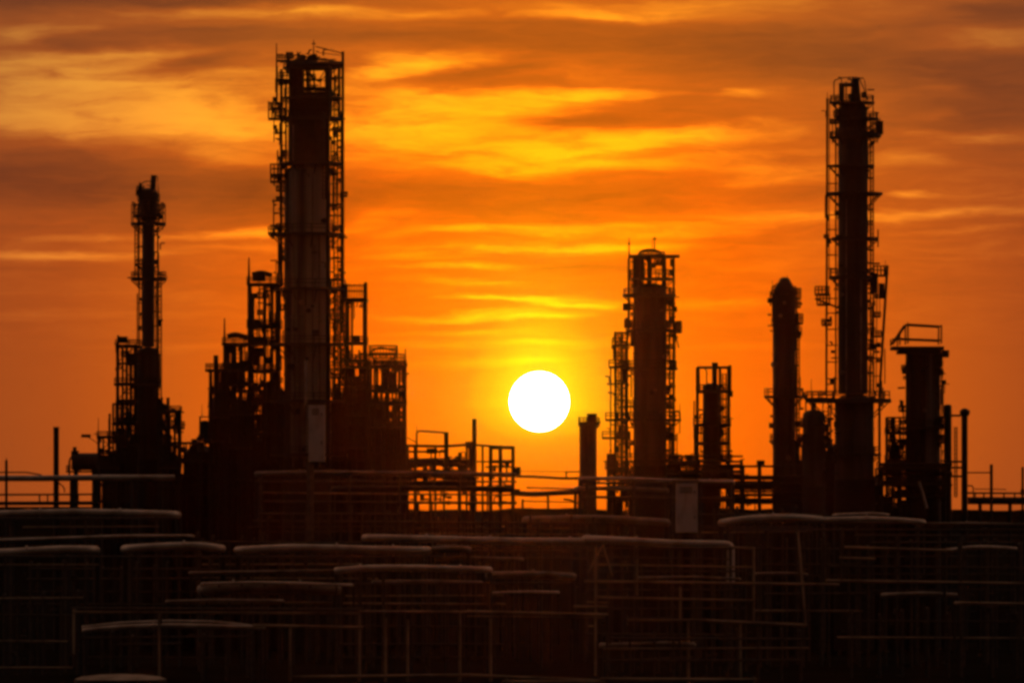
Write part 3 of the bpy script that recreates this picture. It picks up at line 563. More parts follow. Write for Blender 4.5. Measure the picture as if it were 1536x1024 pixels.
t = Thing('pipe_bridge', 'railed pipe bridge with one thick pipe, running out past the two standpipes', 'pipe bridge', 1495, 698)
t.pipe([(1452, 751, 0), (1640, 752, 0)], 10, 'dark_steel', 'bridge_pipe'); t.beam(1450, 739, 1640, 740, 2, -.8, name='handrail'); t.beam(1462, 733, 1510, 733.5, 1, .6, name='handrail'); t.beam(1450, 746, 1640, 746, 1.4, -.8, name='handrail')
for x in (1462, 1475, 1505, 1521, 1550, 1580, 1610): t.post(x, 738, 752, 1.6, -.8, name='rail_post')
for x in (1470, 1515, 1560, 1610): t.post(x, 755, None, 4, 0, name='trestle')
t = Thing('pipe_bridge', 'railed bridge of pipes low in the bright gap under the sun', 'pipe bridge', 820, 692)
t.pipe([(768, 714, 0), (800, 714.5, 0), (842, 717, 0), (872, 717, 0)], 4, 'dark_steel', 'bridge_pipe'); t.beam(848, 707.5, 872, 707, 1.4, -.3, name='handrail'); t.beam(772, 706, 850, 707, .6, .3, name='handrail'); t.post(849.5, 706, 716, 1.6, -.3, name='rail_post')
t.pipe([(766, 739, 0), (800, 741, .3), (872, 737, 0)], 8, 'dark_steel', 'bridge_pipe'); t.pipe([(790, 731, .5), (872, 733, .5)], 2.4, 'dark_steel', 'bridge_pipe'); t.block(766, 780, 733, 742, 1.2, 0, name='valve_body')
for x, y in ((784, 748), (822, 736)): t.post(x, y, 764, 2.6, -.3, name='rail_post')
t.beam(784, 751, 870, 753, 1.2, -.3, name='handrail'); t.pipe([(845, 748, 0), (858, 750, 0), (862, 754, 0), (872, 754, 0)], 3, 'dark_steel', 'bridge_pipe'); t.block(768, 876, 762, 780, 1, .6, name='kerb_wall')
t = Thing('pipe_bridge', 'railed pipe bridge under the plain thin stack, furthest from the sun', 'pipe bridge', 70, 690)
t.pipe([(-110, 717, 0), (60, 717, 0), (160, 716, 0), (262, 716, 0)], 9, 'pipe_cladding', 'bridge_pipe'); t.pipe([(-110, 708, .6), (40, 708, .6), (62, 712, .6)], 2.2, 'dark_steel', 'bridge_pipe')
t.beam(-110, 742, 140, 741, 2, -.6, name='handrail'); t.pipe([(-110, 755, 0), (150, 754, 0)], 6, 'dark_steel', 'bridge_pipe'); t.pipe([(-110, 761, .8), (150, 761, .8)], 3, 'dark_steel', 'bridge_pipe')
for x in (60, 72, 112, 118, 141): t.post(x, 740, 756, 1.6, -.6, name='rail_post')
for x in (-60, 108, 142, 200): t.post(x, 720, None, 5 if x < 150 else 7, 0, name='trestle')
t.pipe([(88, 724, 0), (96, 730, 0), (97, 738, 0)], 2, 'dark_steel', 'drain_pipe')
t = Thing('steel_post', 'thin spiked post crossing the pipe bridge, with bare sky around its tip', 'post', 9.5, 684); t.post(9.5, 690, None, 3); t.mast(9.5, 686, 700, 2)

# ------------------------------------------------------------------ an added bank behind the plant, up to eye level, hiding haze-lit ground
mb = MB(); n = 240; vs = []; fs = []
for i in range(n + 1):
    x = -1500 + 3000 * i / n if abs(i - n / 2) > 60 else -120 + 240 * (i - n / 2 + 60) / 120
    if i < n / 2 - 60: x = -1500 + 1380 * i / (n / 2 - 60)
    if i > n / 2 + 60: x = 120 + 1380 * (i - n / 2 - 60) / (n / 2 - 60)
    h = 14.75 + .12 * math.sin(x * .31) + .1 * math.sin(x * .83 + 1) + random.uniform(-.06, .06)
    vs += [(x, 742, -.3), (x, 770, h - .8), (x, 776, h), (x, 800, h - .3), (x, 840, -.3)]
for i in range(n):
    for k in range(4): fs.append((i*5+k, (i+1)*5+k, (i+1)*5+k+1, i*5+k+1))
mb.add(vs, fs, True); bk = mb.build('backdrop_bank', 'ground_soil'); tag(bk, None, None, None, 'structure')

# ------------------------------------------------------------------ pipe yard in front of the plant
def yard_pipe(label, Y, pts, w, mat='pipe_cladding', ends='', flanges=(), shoes=True, group=None, name='pipe'):
    """a long pipe lying on a rack; ends: d = an elbow that turns down, b = one that turns away, u = up"""
    t = Thing(name, label, 'pipe', (pts[0][0] + pts[-1][0]) / 2, Y, group); w *= 1.25
    q = [(x, y, 0) for x, y in pts]
    def ext(p, e, sgn):
        if e == 'd': return [(p[0], p[1] + w * 5, 0)]
        if e == 'u': return [(p[0], p[1] - w * 4, 0)]
        if e == 'b': return [(p[0] + sgn * 2, p[1] + 1, 4)]
        return []
    a = ext(q[0], ends[0], -1) if ends else []; b = ext(q[-1], ends[1], 1) if len(ends) > 1 else []
    full = a + q + b
    mbx = MB(); p = rounded([t.P(*v) for v in full], max(w * t.s * 2.2, .4)); mbx.tube(p, w * t.s / 2, 18)
    t.done(mbx, 'pipe_run', mat)
    for e, (x, y), sgn in zip(ends if len(ends) > 1 else ends + ' ', (pts[0], pts[-1]), (-1, 1)):      # drop legs coloured dark so the pipe ends fade out as if into shade
        if e == 'b': t.pipe([(x + sgn * 2, y + 1, 4), (x + sgn * 2, y + 1, 5), (x + sgn * 3, y + 80, 5)], w * .8, 'dark_steel', 'drop_leg')
    for k in range(1, int((pts[-1][0] - pts[0][0]) / 34)):
        x = pts[0][0] + 34 * k - 8; j = 0
        while j < len(pts) - 2 and pts[j + 1][0] < x: j += 1
        u = (x - pts[j][0]) / (pts[j+1][0] - pts[j][0]); y = pts[j][1] + u * (pts[j+1][1] - pts[j][1])
        t.block(x - 1.3, x + 1.3, y + w * .5, y + w * .5 + 3.5, .5, 0, 'dark_steel', 'pipe_shoe')
    for x in flanges:
        k = 0
        while k < len(pts) - 2 and pts[k + 1][0] < x: k += 1
        u = (x - pts[k][0]) / (pts[k+1][0] - pts[k][0]); y = pts[k][1] + u * (pts[k+1][1] - pts[k][1])
        for dx in (-.9, .9):
            m2 = MB(); c = t.P(x + dx, y); m2.tube([(c[0] - .035, 0, c[2]), (c[0] + .035, 0, c[2])], w * t.s * .72, 18); t.done(m2, 'flange', mat)
    return t
def rack(label, Y, posts, levels, d=3.0, w=2.6, mat='primer_steel', brace=(), cat='pipe rack'):
    """posts: (x, top, [bottom], [foot x]); levels: (xa, ya, xb, yb, width, material)"""
    xs = [p[0] for p in posts]; t = Thing('pipe_rack', label, cat, sum(xs) / len(xs), Y)
    for p in posts:
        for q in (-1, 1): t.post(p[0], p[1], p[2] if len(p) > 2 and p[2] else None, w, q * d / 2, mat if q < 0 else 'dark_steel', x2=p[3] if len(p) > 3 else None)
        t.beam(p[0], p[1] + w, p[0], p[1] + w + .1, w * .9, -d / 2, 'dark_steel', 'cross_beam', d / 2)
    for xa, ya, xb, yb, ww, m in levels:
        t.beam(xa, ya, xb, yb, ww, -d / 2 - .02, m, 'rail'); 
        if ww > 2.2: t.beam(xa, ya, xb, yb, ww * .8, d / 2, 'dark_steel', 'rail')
    for xa, ya, xb, yb in brace: t.beam(xa, ya, xb, yb, w * .6, -d / 2 - .15, mat, 'brace')
    return t
# racks of the yard, far to near
OL, PR = 'olive_paint', 'primer_steel'
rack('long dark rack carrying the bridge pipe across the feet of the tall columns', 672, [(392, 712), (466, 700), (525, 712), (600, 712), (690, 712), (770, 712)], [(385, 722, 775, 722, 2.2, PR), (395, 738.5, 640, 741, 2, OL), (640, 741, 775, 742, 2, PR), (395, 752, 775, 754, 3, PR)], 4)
yard_pipe('long pale pipe along the feet of the tallest column and the barrel-shaped cage', 671, [(385, 710), (470, 708.5), (600, 709.5), (775, 712)], 6, 'dull_pipe', 'b', (450, 560, 680))
yard_pipe('dark thick pipe below the long pale pipe, towards the sun gap', 673, [(500, 733), (640, 732), (772, 733)], 7, 'dark_steel', 'b', (560, 650))
rack('rack under the feet of the column beside the sun, with a pale top pipe', 668, [(880, 720), (950, 720), (1008, 722), (1050, 722), (1096, 722)], [(872, 724, 1100, 724, 2.4, PR), (872, 745, 1098, 747, 3, PR)], 4)
yard_pipe('pale slim pipe passing in front of the column beside the sun', 667, [(872, 717), (960, 718), (1012, 721), (1100, 722)], 4.5, 'pipe_cladding', 'bb', (930, 1065))
yard_pipe('dull pipe below the pale slim pipe, in front of the double-barrelled stack', 667, [(866, 732), (945, 732.5), (1000, 735)], 5, 'dull_pipe', 'bb')
yard_pipe('thick dull pipe low under the sun gap, curving off at both ends', 655, [(790, 779), (900, 777), (1000, 783)], 9, 'dull_pipe', 'bb', (850, 940))
rack('dark rack beside the slim column, under the topmost pale pipe', 640, [(18, 776), (130, 772), (236, 774)], [(0, 777, 262, 777, 2.4, PR), (36, 790, 240, 789, 1.6, OL), (0, 806, 285, 802, 2, PR)], 3.5)
yard_pipe('topmost pale pipe of the yard, bowed slightly, below the railed pipe bridge', 640, [(-80, 772), (30, 769.5), (110, 767.5), (190, 769), (262, 771)], 8.5, 'pipe_cladding', 'bb', (60, 180))
yard_pipe('thin bright pipe sloping gently upwards, under the topmost pale pipe', 636, [(-80, 812), (60, 808), (190, 803.5), (285, 803.5)], 4, 'pipe_cladding', 'bb', (150,))
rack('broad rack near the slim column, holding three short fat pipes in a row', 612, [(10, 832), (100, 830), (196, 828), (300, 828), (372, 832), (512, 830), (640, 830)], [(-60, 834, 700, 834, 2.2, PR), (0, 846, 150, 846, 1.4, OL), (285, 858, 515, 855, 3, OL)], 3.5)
yard_pipe('short fat pipe with tapering bow, first of the row of three', 612, [(-90, 831), (20, 828), (90, 823.5), (138, 824)], 10, 'pipe_cladding', 'bb', (40,))
yard_pipe('short fat pipe with a high crown, middle of the row of three', 612, [(186, 823), (250, 819), (300, 818.5), (328, 822)], 10, 'pipe_cladding', 'bb', (276,))
yard_pipe('long fat pale pipe with two collars, last of the row of three', 612, [(356, 825), (430, 821), (500, 822), (560, 824), (640, 825)], 9.5, 'pipe_cladding', 'bb', (505, 590))
yard_pipe('short dim pipe end continuing the line of the row of three', 613, [(652, 823.5), (676, 822), (700, 823)], 8, 'dull_pipe', 'bb')
rack('wide rack under the sun carrying the longest pale pipe', 622, [(560, 818), (640, 818), (735, 818), (812, 818), (893, 818, 1012), (955, 822, 892), (1095, 820)], [(550, 820, 1100, 822, 2, PR), (735, 836, 880, 837, 2, PR)], 3)
yard_pipe('longest pale pipe of the yard, running level below the sun', 622, [(548, 806), (640, 808), (760, 811), (895, 812)], 9, 'pipe_cladding', 'b', (640, 735, 855))
yard_pipe('pale pipe with a rounded closed end, carrying on from the longest one', 621, [(880, 808), (940, 811), (1010, 815), (1080, 816), (1096, 817)], 9.5, 'pipe_cladding', 'bd', (955,))
rack('rack of olive posts under the brightest short pipe', 592, [(304, 874), (372, 880), (505, 878), (540, 856), (575, 860), (735, 858)], [(515, 875, 860, 873, 2.2, PR), (300, 904, 500, 903, 3, OL), (380, 890, 500, 889, 2, PR)], 3)
yard_pipe('brightest short pipe, pale and thick, on the olive-post rack', 592, [(505, 855), (560, 851), (640, 851.5), (732, 854)], 8, 'pipe_cladding', 'bb', (540, 690))
yard_pipe('slim pale pipe leading into the brightest short pipe', 593, [(285, 859), (400, 857), (505, 855.5)], 4, 'dull_pipe', 'b')
yard_pipe('broad dim pipe with a bright upper edge, below the slim pale pipe', 590, [(303, 884), (370, 879), (440, 880), (500, 883)], 14, 'dull_pipe', 'bb', (350, 450))
yard_pipe('slim bright pipe lying along the top of the broad dim one', 588, [(303, 875), (380, 873), (460, 875), (526, 877)], 3.4, 'pipe_cladding', 'bb')
yard_pipe('dim flat pipe pair member ending under the sun, above the long low rail', 600, [(735, 862), (800, 861), (858, 864)], 9, 'dull_pipe', 'bb', (800,))
yard_pipe('dim slim pipe beneath the flat pipe under the sun', 598, [(740, 889), (790, 887), (836, 888)], 3.5, 'pipe_cladding', 'bb')
rack('open square frame of olive tube with a leaning end post, below the caged column', 585, [(893, 820, 1012), (955, 838, 892), (1020, 880, 930), (1130, 822, 932), (1196, 795, 938, 1208), (1032, 930), (1110, 932)],
     [(896, 846, 1130, 850, 2, OL), (900, 834, 1095, 838, 1.6, PR), (876, 871, 1258, 876, 3, OL), (893, 895, 1132, 900, 2.8, OL), (936, 926, 1010, 926, 2, PR), (940, 929, 1060, 929, 3, OL), (1058, 930, 1208, 937, 4.2, OL), (880, 902, 912, 903, 2, OL), (1095, 820, 1132, 822, 2.6, OL), (860, 909, 912, 909, 3, OL)], 2.4, 3, OL, ((882, 858, 904, 816), (904, 816, 918, 862)))
yard_pipe('slim reddish pipe crossing inside the open square frame', 588, [(960, 866), (1040, 865), (1110, 868)], 3.4, 'dull_pipe', 'bb')
rack('rack of slim rails in front of the second tallest column', 590, [(1237, 800, 872), (1262, 790, 870), (1346, 800, 880), (1440, 800), (1530, 812)],
     [(1237, 870, 1380, 872, 3.4, OL), (1380, 872, 1620, 876, 3.4, OL), (1240, 848, 1560, 851, 2.2, PR), (1258, 836, 1312, 837.5, 3, OL), (1280, 802, 1540, 803, 2.2, PR), (1265, 820, 1425, 825, 3.2, OL)], 3, 3, PR)
yard_pipe('slim bowed pipe, pale, on the rails in front of the stubby column', 592, [(1425, 825), (1460, 820), (1500, 821), (1530, 824)], 5, 'pipe_cladding', 'bb')
yard_pipe('lone olive rail pipe low in the dark corner under the twin standpipes', 575, [(1440, 904), (1500, 905), (1640, 907)], 4, 'olive_paint', 'b')
rack('rack under the pale flat pipes at the feet of the second tallest column', 640, [(1092, 786), (1150, 788), (1196, 788), (1285, 788), (1375, 788), (1480, 790)], [(1085, 794, 1560, 794, 2.4, PR), (1280, 784, 1560, 786, 2, PR)], 3.5)
yard_pipe('pale bowed flat pipe in front of the drum and plain column', 640, [(1086, 783), (1130, 777), (1190, 776), (1232, 779)], 9, 'pipe_cladding', 'bb', (1160,))
yard_pipe('pale pipe passing the foot of the second tallest column, tapering into shadow', 641, [(1228, 780), (1300, 778), (1345, 780), (1385, 783)], 7.5, 'pipe_cladding', 'bb', (1300,))
yard_pipe('dim pipe fading out under the twin standpipes', 643, [(1385, 787), (1460, 786), (1530, 788), (1640, 788)], 6, 'dull_pipe', 'b', (1450,))
yard_pipe('thin pale pipe above the foot of the second tallest column', 652, [(1255, 772), (1310, 770), (1332, 772)], 4, 'pipe_cladding', 'bb')
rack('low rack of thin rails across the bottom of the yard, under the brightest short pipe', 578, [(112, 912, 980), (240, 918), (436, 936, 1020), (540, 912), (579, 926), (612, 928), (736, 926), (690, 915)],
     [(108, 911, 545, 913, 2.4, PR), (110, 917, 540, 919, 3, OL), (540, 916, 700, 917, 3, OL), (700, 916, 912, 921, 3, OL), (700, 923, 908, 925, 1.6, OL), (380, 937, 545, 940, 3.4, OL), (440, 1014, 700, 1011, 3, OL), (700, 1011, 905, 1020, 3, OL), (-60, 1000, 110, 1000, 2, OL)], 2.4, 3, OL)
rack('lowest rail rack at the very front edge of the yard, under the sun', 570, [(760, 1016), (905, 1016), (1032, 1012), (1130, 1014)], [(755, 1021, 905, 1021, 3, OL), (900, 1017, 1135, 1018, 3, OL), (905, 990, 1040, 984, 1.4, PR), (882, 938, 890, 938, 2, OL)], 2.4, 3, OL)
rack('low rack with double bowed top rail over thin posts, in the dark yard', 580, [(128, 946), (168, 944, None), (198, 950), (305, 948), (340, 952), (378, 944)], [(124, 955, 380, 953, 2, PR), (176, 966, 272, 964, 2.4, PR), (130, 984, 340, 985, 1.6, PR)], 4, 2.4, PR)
yard_pipe('upper bowed bright pipe of the double arch, low in the dark yard', 580, [(124, 940), (180, 934), (250, 931), (320, 932), (360, 936), (392, 941)], 3.4, 'pipe_cladding', 'bb')
yard_pipe('lower broad pipe of the double arch, pale along its top, low in the dark yard', 579.2, [(126, 945), (180, 940), (250, 937.5), (320, 939), (385, 941)], 6, 'pipe_cladding', 'bb', (230,))
t = Thing('storage_tank', 'small domed tank top peeping up at the front edge of the yard', 'tank', 180, 568)
t.shell(112, 250, 1018, None, 'flat', 'dark_steel'); mbx = MB(); c = t.P(181, 1018); R = 69 * t.s
mbx.lathe((c[0], 0, 0), [(R, c[2]), (R * .85, c[2] + .22), (R * .5, c[2] + .38), (R * .06, c[2] + .45)], 48); t.done(mbx, 'dome_roof', 'dull_pipe')
# further racks deeper in the yard, all thin steel
def comb(label, Y, x0, x1, yt, rows, n, seed, w=2.2, d=2.6):
    rn = random.Random(seed); st = (x1 - x0) / n
    posts = [(x0 + st * (k + rn.uniform(.15, .85)), yt + rn.uniform(-6, 10)) for k in range(n)]
    rows = [(x0 + rn.uniform(-8, 20), y, x1 + rn.uniform(-20, 8), y + rn.uniform(-1.5, 1.5), rn.uniform(1.5, 2.6), rn.choice((PR, OL, PR))) for y in rows]
    t = rack(label, Y, posts, rows, d, w, PR)
    t.clutter(x0, x1, yt + 4, min(1015, yt + 110), int((x1 - x0) / 9), seed + 1, 1.6, 0, 'primer_steel', rods=.5)
    return t
comb('sparse comb of thin posts in the darkest corner, under the fat pipe row', 600, -40, 122, 884, (897, 921, 960), 8, 301)
comb('thin-posted rack filling the yard under the row of three fat pipes', 628, 30, 330, 842, (852, 868, 886, 905), 13, 311)
comb('thin-posted rack behind the broad dim pipe, at the foot of the tallest column', 640, 290, 560, 800, (812, 836, 846, 866), 14, 321)
comb('tangled low rack in front of the tallest column base, under the slim reddish rails', 660, 380, 620, 762, (770, 781, 790, 797), 14, 331)
comb('tangled low rack straight under the sun gap, behind the longest pale pipe', 650, 610, 900, 772, (783, 792, 800, 826), 15, 341)
comb('post-filled rack beneath the brightest short pipe, down to the low rails', 604, 520, 760, 880, (893, 904, 938, 965, 985), 11, 351)
comb('thin-posted rack behind the open square frame', 610, 880, 1130, 838, (856, 884, 912, 950, 972), 13, 361)
comb('low tangle of pumps and stubs in the bottom yard below the open square frame', 580, 900, 1215, 945, (956, 972, 990), 11, 371)
comb('thin-posted rack between the leaning end post and the slim-rail rack', 630, 1130, 1300, 808, (822, 846, 862, 890, 915), 8, 381)
comb('wide thin-posted rack under the stubby column and the twin standpipes', 628, 1290, 1580, 806, (813, 834, 860, 884), 12, 391)
comb('nearly lost rack of posts in the black corner below the lone olive rail', 590, 1260, 1570, 912, (930, 955), 9, 401)
comb('tangled low rack between the pale squat cabinet and the plain column', 655, 1040, 1240, 764, (771, 790, 798), 10, 411)
yard_pipe('slim pale pipe just under the dim flat pair, ending in a bend', 606, [(560, 872), (640, 871), (720, 873)], 4, 'dull_pipe', 'bb')
yard_pipe('slim bright pipe over the fat row, near the brightest short pipe', 618, [(640, 838), (700, 836), (782, 838)], 4, 'dull_pipe', 'bb')
yard_pipe('short bright stub pipe between the slim rails and leaning end post', 600, [(1136, 860), (1180, 859), (1210, 861)], 3.4, 'dull_pipe', 'bb')
yard_pipe('short thick pipe low beside the lone olive rail', 604, [(1330, 892), (1390, 890), (1440, 893)], 6, 'dull_pipe', 'bb')
yard_pipe('pale pipe in the lower yard, between the double arch and the low rails', 584, [(250, 902), (330, 900), (420, 901)], 4.5, 'dull_pipe', 'bb')
yard_pipe('long dim pipe running low across the yard under the open square frame', 582, [(905, 968), (1000, 965), (1040, 967)], 7, 'dull_pipe', 'bb')
# pale uprights
t = Thing('cabinet', 'pale narrow panel cabinet on a tall pole, in front of the tallest column', 'cabinet', 475, 655)
t.block(463, 487, 607, 692, 1.2, 0, 'white_paint', 'cabinet_box'); t.post(465.5, 692, 815, 8, -.1, 'primer_steel', 'pole'); t.post(465.5, 815, None, 6, -.1, 'dark_steel', 'pole'); t.block(462, 488, 604, 607, 1.3, 0, 'primer_steel', 'cap_plate')
t.post(459, 540, 607, 4, .3, 'dull_pipe', 'conduit')
def doors(t, x0, x1, ys, d):
    for ya, yb in zip(ys, ys[1:]):
        t.block(x0 + 1.6, x1 - 1.6, ya + 1.2, yb - 1.2, .06, -d / 2 - .03, 'white_paint', 'door')
        t.block(x1 - 5, x1 - 3.6, (ya + yb) / 2 - 2.5, (ya + yb) / 2 + 2.5, .08, -d / 2 - .09, 'dark_steel', 'handle')
    for k in range(4): t.block(x0 + 5, x1 - 8, ys[0] + 6 + k * 2.6, ys[0] + 7.2 + k * 2.6, .04, -d / 2 - .075, 'primer_steel', 'louvre')
doors(t, 463, 487, (607, 636, 692), 1.2)
t = Thing('cabinet', 'pale squat panel cabinet with a stepped top, on the rack beside the sun', 'cabinet', 1030, 650)
t.block(1014, 1046, 724, 798, 1.6, 0, 'white_paint', 'cabinet_box'); t.block(1007, 1048, 719, 724, 1.8, 0, 'dull_pipe', 'cap_plate'); doors(t, 1014, 1046, (724, 752, 798), 1.6); t.post(1020, 798, None, 5, 0, 'primer_steel', 'leg'); t.post(1040, 798, None, 5, 0, 'primer_steel', 'leg')

# ------------------------------------------------------------------ camera
cd = bpy.data.cameras.new('camera'); cam = bpy.data.objects.new('camera', cd); COL.objects.link(cam)
cam.location = (0, 0, CZ); cam.rotation_euler = (PI / 2, 0, 0)
cd.sensor_width = 36; cd.lens = 36 * F / 1536; cd.shift_y = (HY - 512) / 1536
cd.clip_start = 1; cd.clip_end = 90000
sc.camera = cam

# ------------------------------------------------------------------ sky: Nishita air light plus a sunset glow and cloud streaks, all in sky directions
SUN_AZ, SUN_EL = (809 - 768) / F, (HY - 602) / F
wd = bpy.data.worlds.new('World'); sc.world = wd; wd.use_nodes = True
wd.cycles.sampling_method = 'MANUAL'; wd.cycles.sample_map_resolution = 512
nt = wd.node_tree; nt.nodes.clear(); L = nt.links.new
def N(t, **k):
    n = nt.nodes.new(t)
    for a, b in k.items(): setattr(n, a, b)
    return n
def math_(op, a, b=None, clamp=False):
    n = N('ShaderNodeMath', operation=op, use_clamp=clamp)
    for i, q in enumerate((a, b)):
        if q is None: continue
        if isinstance(q, (int, float)): n.inputs[i].default_value = q
        else: L(q, n.inputs[i])
    return n.outputs[0]
def vmath(op, a, b=None):
    n = N('ShaderNodeVectorMath', operation=op)
    for i, q in enumerate((a, b)):
        if q is None: continue
        if isinstance(q, tuple): n.inputs[i].default_value = q
        else: L(q, n.inputs[i])
    return n
def ramp(fac, stops, interp='LINEAR'):
    r = N('ShaderNodeValToRGB'); r.color_ramp.interpolation = interp; e = r.color_ramp.elements
    while len(e) < len(stops): e.new(0.5)
    for q, (p, c) in zip(e, stops): q.position = p; q.color = (*c, 1)
    L(fac, r.inputs[0]); return r.outputs[0]
def lin(r, g, b):
    f = lambda c: (c / 255 / 12.92) if c / 255 <= .04045 else ((c / 255 + .055) / 1.055) ** 2.4
    return (f(r), f(g), f(b))
tc = N('ShaderNodeTexCoord'); D = tc.outputs['Generated']
sx = N('ShaderNodeSeparateXYZ'); L(D, sx.inputs[0])
fy = math_('MAXIMUM', sx.outputs[1], 0.08)
U = math_('DIVIDE', sx.outputs[0], fy)      # tangent of the azimuth
V = math_('DIVIDE', sx.outputs[2], fy)      # tangent of the elevation
U100 = math_('MULTIPLY', U, F / 100); V100 = math_('MULTIPLY', V, F / 100)   # hundredths of the photo's width unit, from straight ahead at the horizon
uv = N('ShaderNodeCombineXYZ'); L(U100, uv.inputs[0]); L(V100, uv.inputs[1])
def sky(x, y): return ((x - 768) / 100, (HY - y) / 100)
# warp the streaks a little
def noise(vec, scale, detail=5, rough=.55, w=0.0, dist=0.0):
    n = N('ShaderNodeTexNoise', noise_dimensions='3D')
    o_ = vmath('ADD', vec, (w * 3.7, w * 1.3, w)); L(o_.outputs[0], n.inputs['Vector'])
    n.inputs['Scale'].default_value = scale; n.inputs['Detail'].default_value = detail; n.inputs['Roughness'].default_value = rough
    n.inputs['Distortion'].default_value = dist
    return n
def stretch(vec, k): return vmath('MULTIPLY', vec, k).outputs[0]
w1 = noise(stretch(uv.outputs[0], (.45, 2.2, 1)), 1.0, 4, .55, 1.3)
wv = vmath('MULTIPLY', vmath('SUBTRACT', w1.outputs['Color'], (.5, .5, .5)).outputs[0], (1.6, .34, 0)).outputs[0]
w2 = noise(stretch(uv.outputs[0], (1.5, 7.5, 1)), 1.0, 4, .6, 6.2)
wv2 = vmath('MULTIPLY', vmath('SUBTRACT', w2.outputs['Color'], (.5, .5, .5)).outputs[0], (.60, .085, 0)).outputs[0]
uvw = vmath('ADD', vmath('ADD', uv.outputs[0], wv).outputs[0], wv2).outputs[0]

# cloud streaks: x, y, half length, half height, tilt in degrees (up to the right), strength
STREAKS = [
 (180,165,330,52,-3,.42),(110,115,230,34,0,.35),(620,200,230,60,0,.25),
 (150,130,340,66,-2,.85),(60,190,190,36,-6,.55),(300,185,220,40,-3,.75),(345,238,110,14,-4,.55),(560,170,170,85,0,.60),(690,175,200,48,3,.62),
 (55,96,110,15,6,.62),(200,78,150,10,2,.35),(645,94,120,19,8,1.0),(575,108,90,12,6,.4),(30,48,90,15,3,.55),(130,44,60,7,3,.3),
 (420,17,270,13,0,.62),(640,22,130,9,6,.35),(1010,14,300,17,2,.50),(900,24,150,8,0,.35),
 (290,96,110,17,5,-.75),(235,108,60,10,5,-.3),(90,70,120,14,4,-.45),(700,112,130,10,6,-.45),(740,128,120,14,2,-.45),(610,130,90,8,4,-.2),
 (880,141,150,11,0,1.1),(800,150,160,22,0,.70),(850,180,110,12,2,-.55),(945,196,60,8,0,-.1),(940,212,260,21,4,.85),(1050,208,150,9,3,.45),(870,236,220,26,0,.60),
 (735,250,95,13,-6,.65),(770,262,60,8,-8,.5),(930,250,150,9,0,.4),(830,200,90,9,-4,.3),
 (210,280,360,55,-4,-.58),(30,260,170,60,-2,-.32),(400,285,120,34,0,-.42),(620,280,190,36,-4,-.34),(860,300,260,36,0,-.30),(470,300,120,60,0,-.18),
 (300,351,230,9,2,.55),(390,350,130,8,1,.3),(70,384,150,7,-1,.62),(180,380,110,5,-1,.3),(330,372,130,6,0,.22),(545,326,70,16,8,.42),(310,288,70,7,0,.18),(100,474,260,9,0,.14),
 (690,344,110,6,1,.35),(800,345,170,9,1,.40),(700,372,170,8,0,.42),(840,374,170,9,2,.48),(640,384,110,6,0,.38),(720,398,120,5,0,.40),(680,418,80,6,0,.3),(740,425,60,4,0,.35),(600,352,80,5,2,.22),
 (786,446,90,6,-2,.8),(850,456,80,5,-3,.65),(725,446,70,4,-1,.45),(735,472,95,10,2,.60),(640,478,130,7,0,.35),(840,474,75,7,0,.55),(690,500,150,7,2,.32),(800,512,180,6,0,.2),(640,520,140,8,0,.2),(700,545,160,9,1,.2),
 (940,350,230,13,2,.42),(1080,330,190,14,2,.34),(900,455,170,14,0,.3),(1060,460,90,10,0,.32),(1130,455,60,7,0,.2),(960,372,120,7,0,.3),(1110,372,110,6,0,.2),(900,402,120,9,0,-.18),
 (1000,60,300,26,-1,-.42),(800,75,190,30,0,-.30),(1250,85,330,40,0,-.42),(1000,160,170,30,0,-.22),(1480,130,190,60,0,-.62),(1530,180,120,30,0,-.3),(1340,190,150,24,0,-.20),(760,36,240,13,0,-.32),(330,45,260,11,1,-.35),(260,2,380,13,0,-.75),(1300,42,360,13,1,-.3),(400,58,420,14,1,-.40),(640,60,160,14,0,-.3),(1530,18,110,18,0,-.3),(1150,100,260,40,0,-.25),(60,10,150,14,0,-.3),(1490,15,120,16,0,-.4),
 (1470,60,110,19,-2,.48),(1430,68,120,8,0,.2),(1425,135,70,18,-12,.42),(1120,142,44,8,2,.45),(1190,135,90,12,0,.2),(1500,205,80,13,0,.48),(1390,172,50,9,5,.3),(1185,255,130,16,-2,.38),(1150,275,100,9,0,.48),(1330,240,110,12,0,.3),(1390,200,70,8,0,.2),
 (1360,290,50,7,0,.72),(1480,290,130,12,1,.32),(1420,321,230,9,1,.62),(1230,330,120,8,0,.35),(1450,345,130,5,2,.3),(1270,285,90,20,0,-.2),(1180,298,110,14,0,-.2),(1120,230,130,8,3,.3),
 (1400,388,110,4,0,.12),(1150,520,200,6,0,.1),(300,520,240,8,0,.1),
]
acc = None
for (x, y, hl, hh, tilt, amp) in STREAKS:
    m = N('ShaderNodeMapping', vector_type='TEXTURE')
    cx, cy = sky(x, y)
    m.inputs['Location'].default_value = (cx, cy, 0); m.inputs['Rotation'].default_value = (0, 0, math.radians(tilt))
    m.inputs['Scale'].default_value = (hl / 100 * 1.12, hh / 100 * 1.25, 1)
    L(uvw, m.inputs['Vector'])
    g = N('ShaderNodeTexGradient', gradient_type='SPHERICAL'); L(m.outputs[0], g.inputs[0])
    ma = N('ShaderNodeMath', operation='MULTIPLY_ADD'); L(g.outputs['Fac'], ma.inputs[0]); ma.inputs[1].default_value = amp * 1.12
    if acc is None: ma.inputs[2].default_value = 0.0
    else: L(acc, ma.inputs[2])
    acc = ma.outputs[0]
n1 = noise(stretch(uvw, (.55, 3.4, 1)), 1.0, 7, .58, 4.1, .5)
n2 = noise(stretch(uvw, (1.1, 9.0, 1)), 1.0, 6, .6, 9.7, .4)
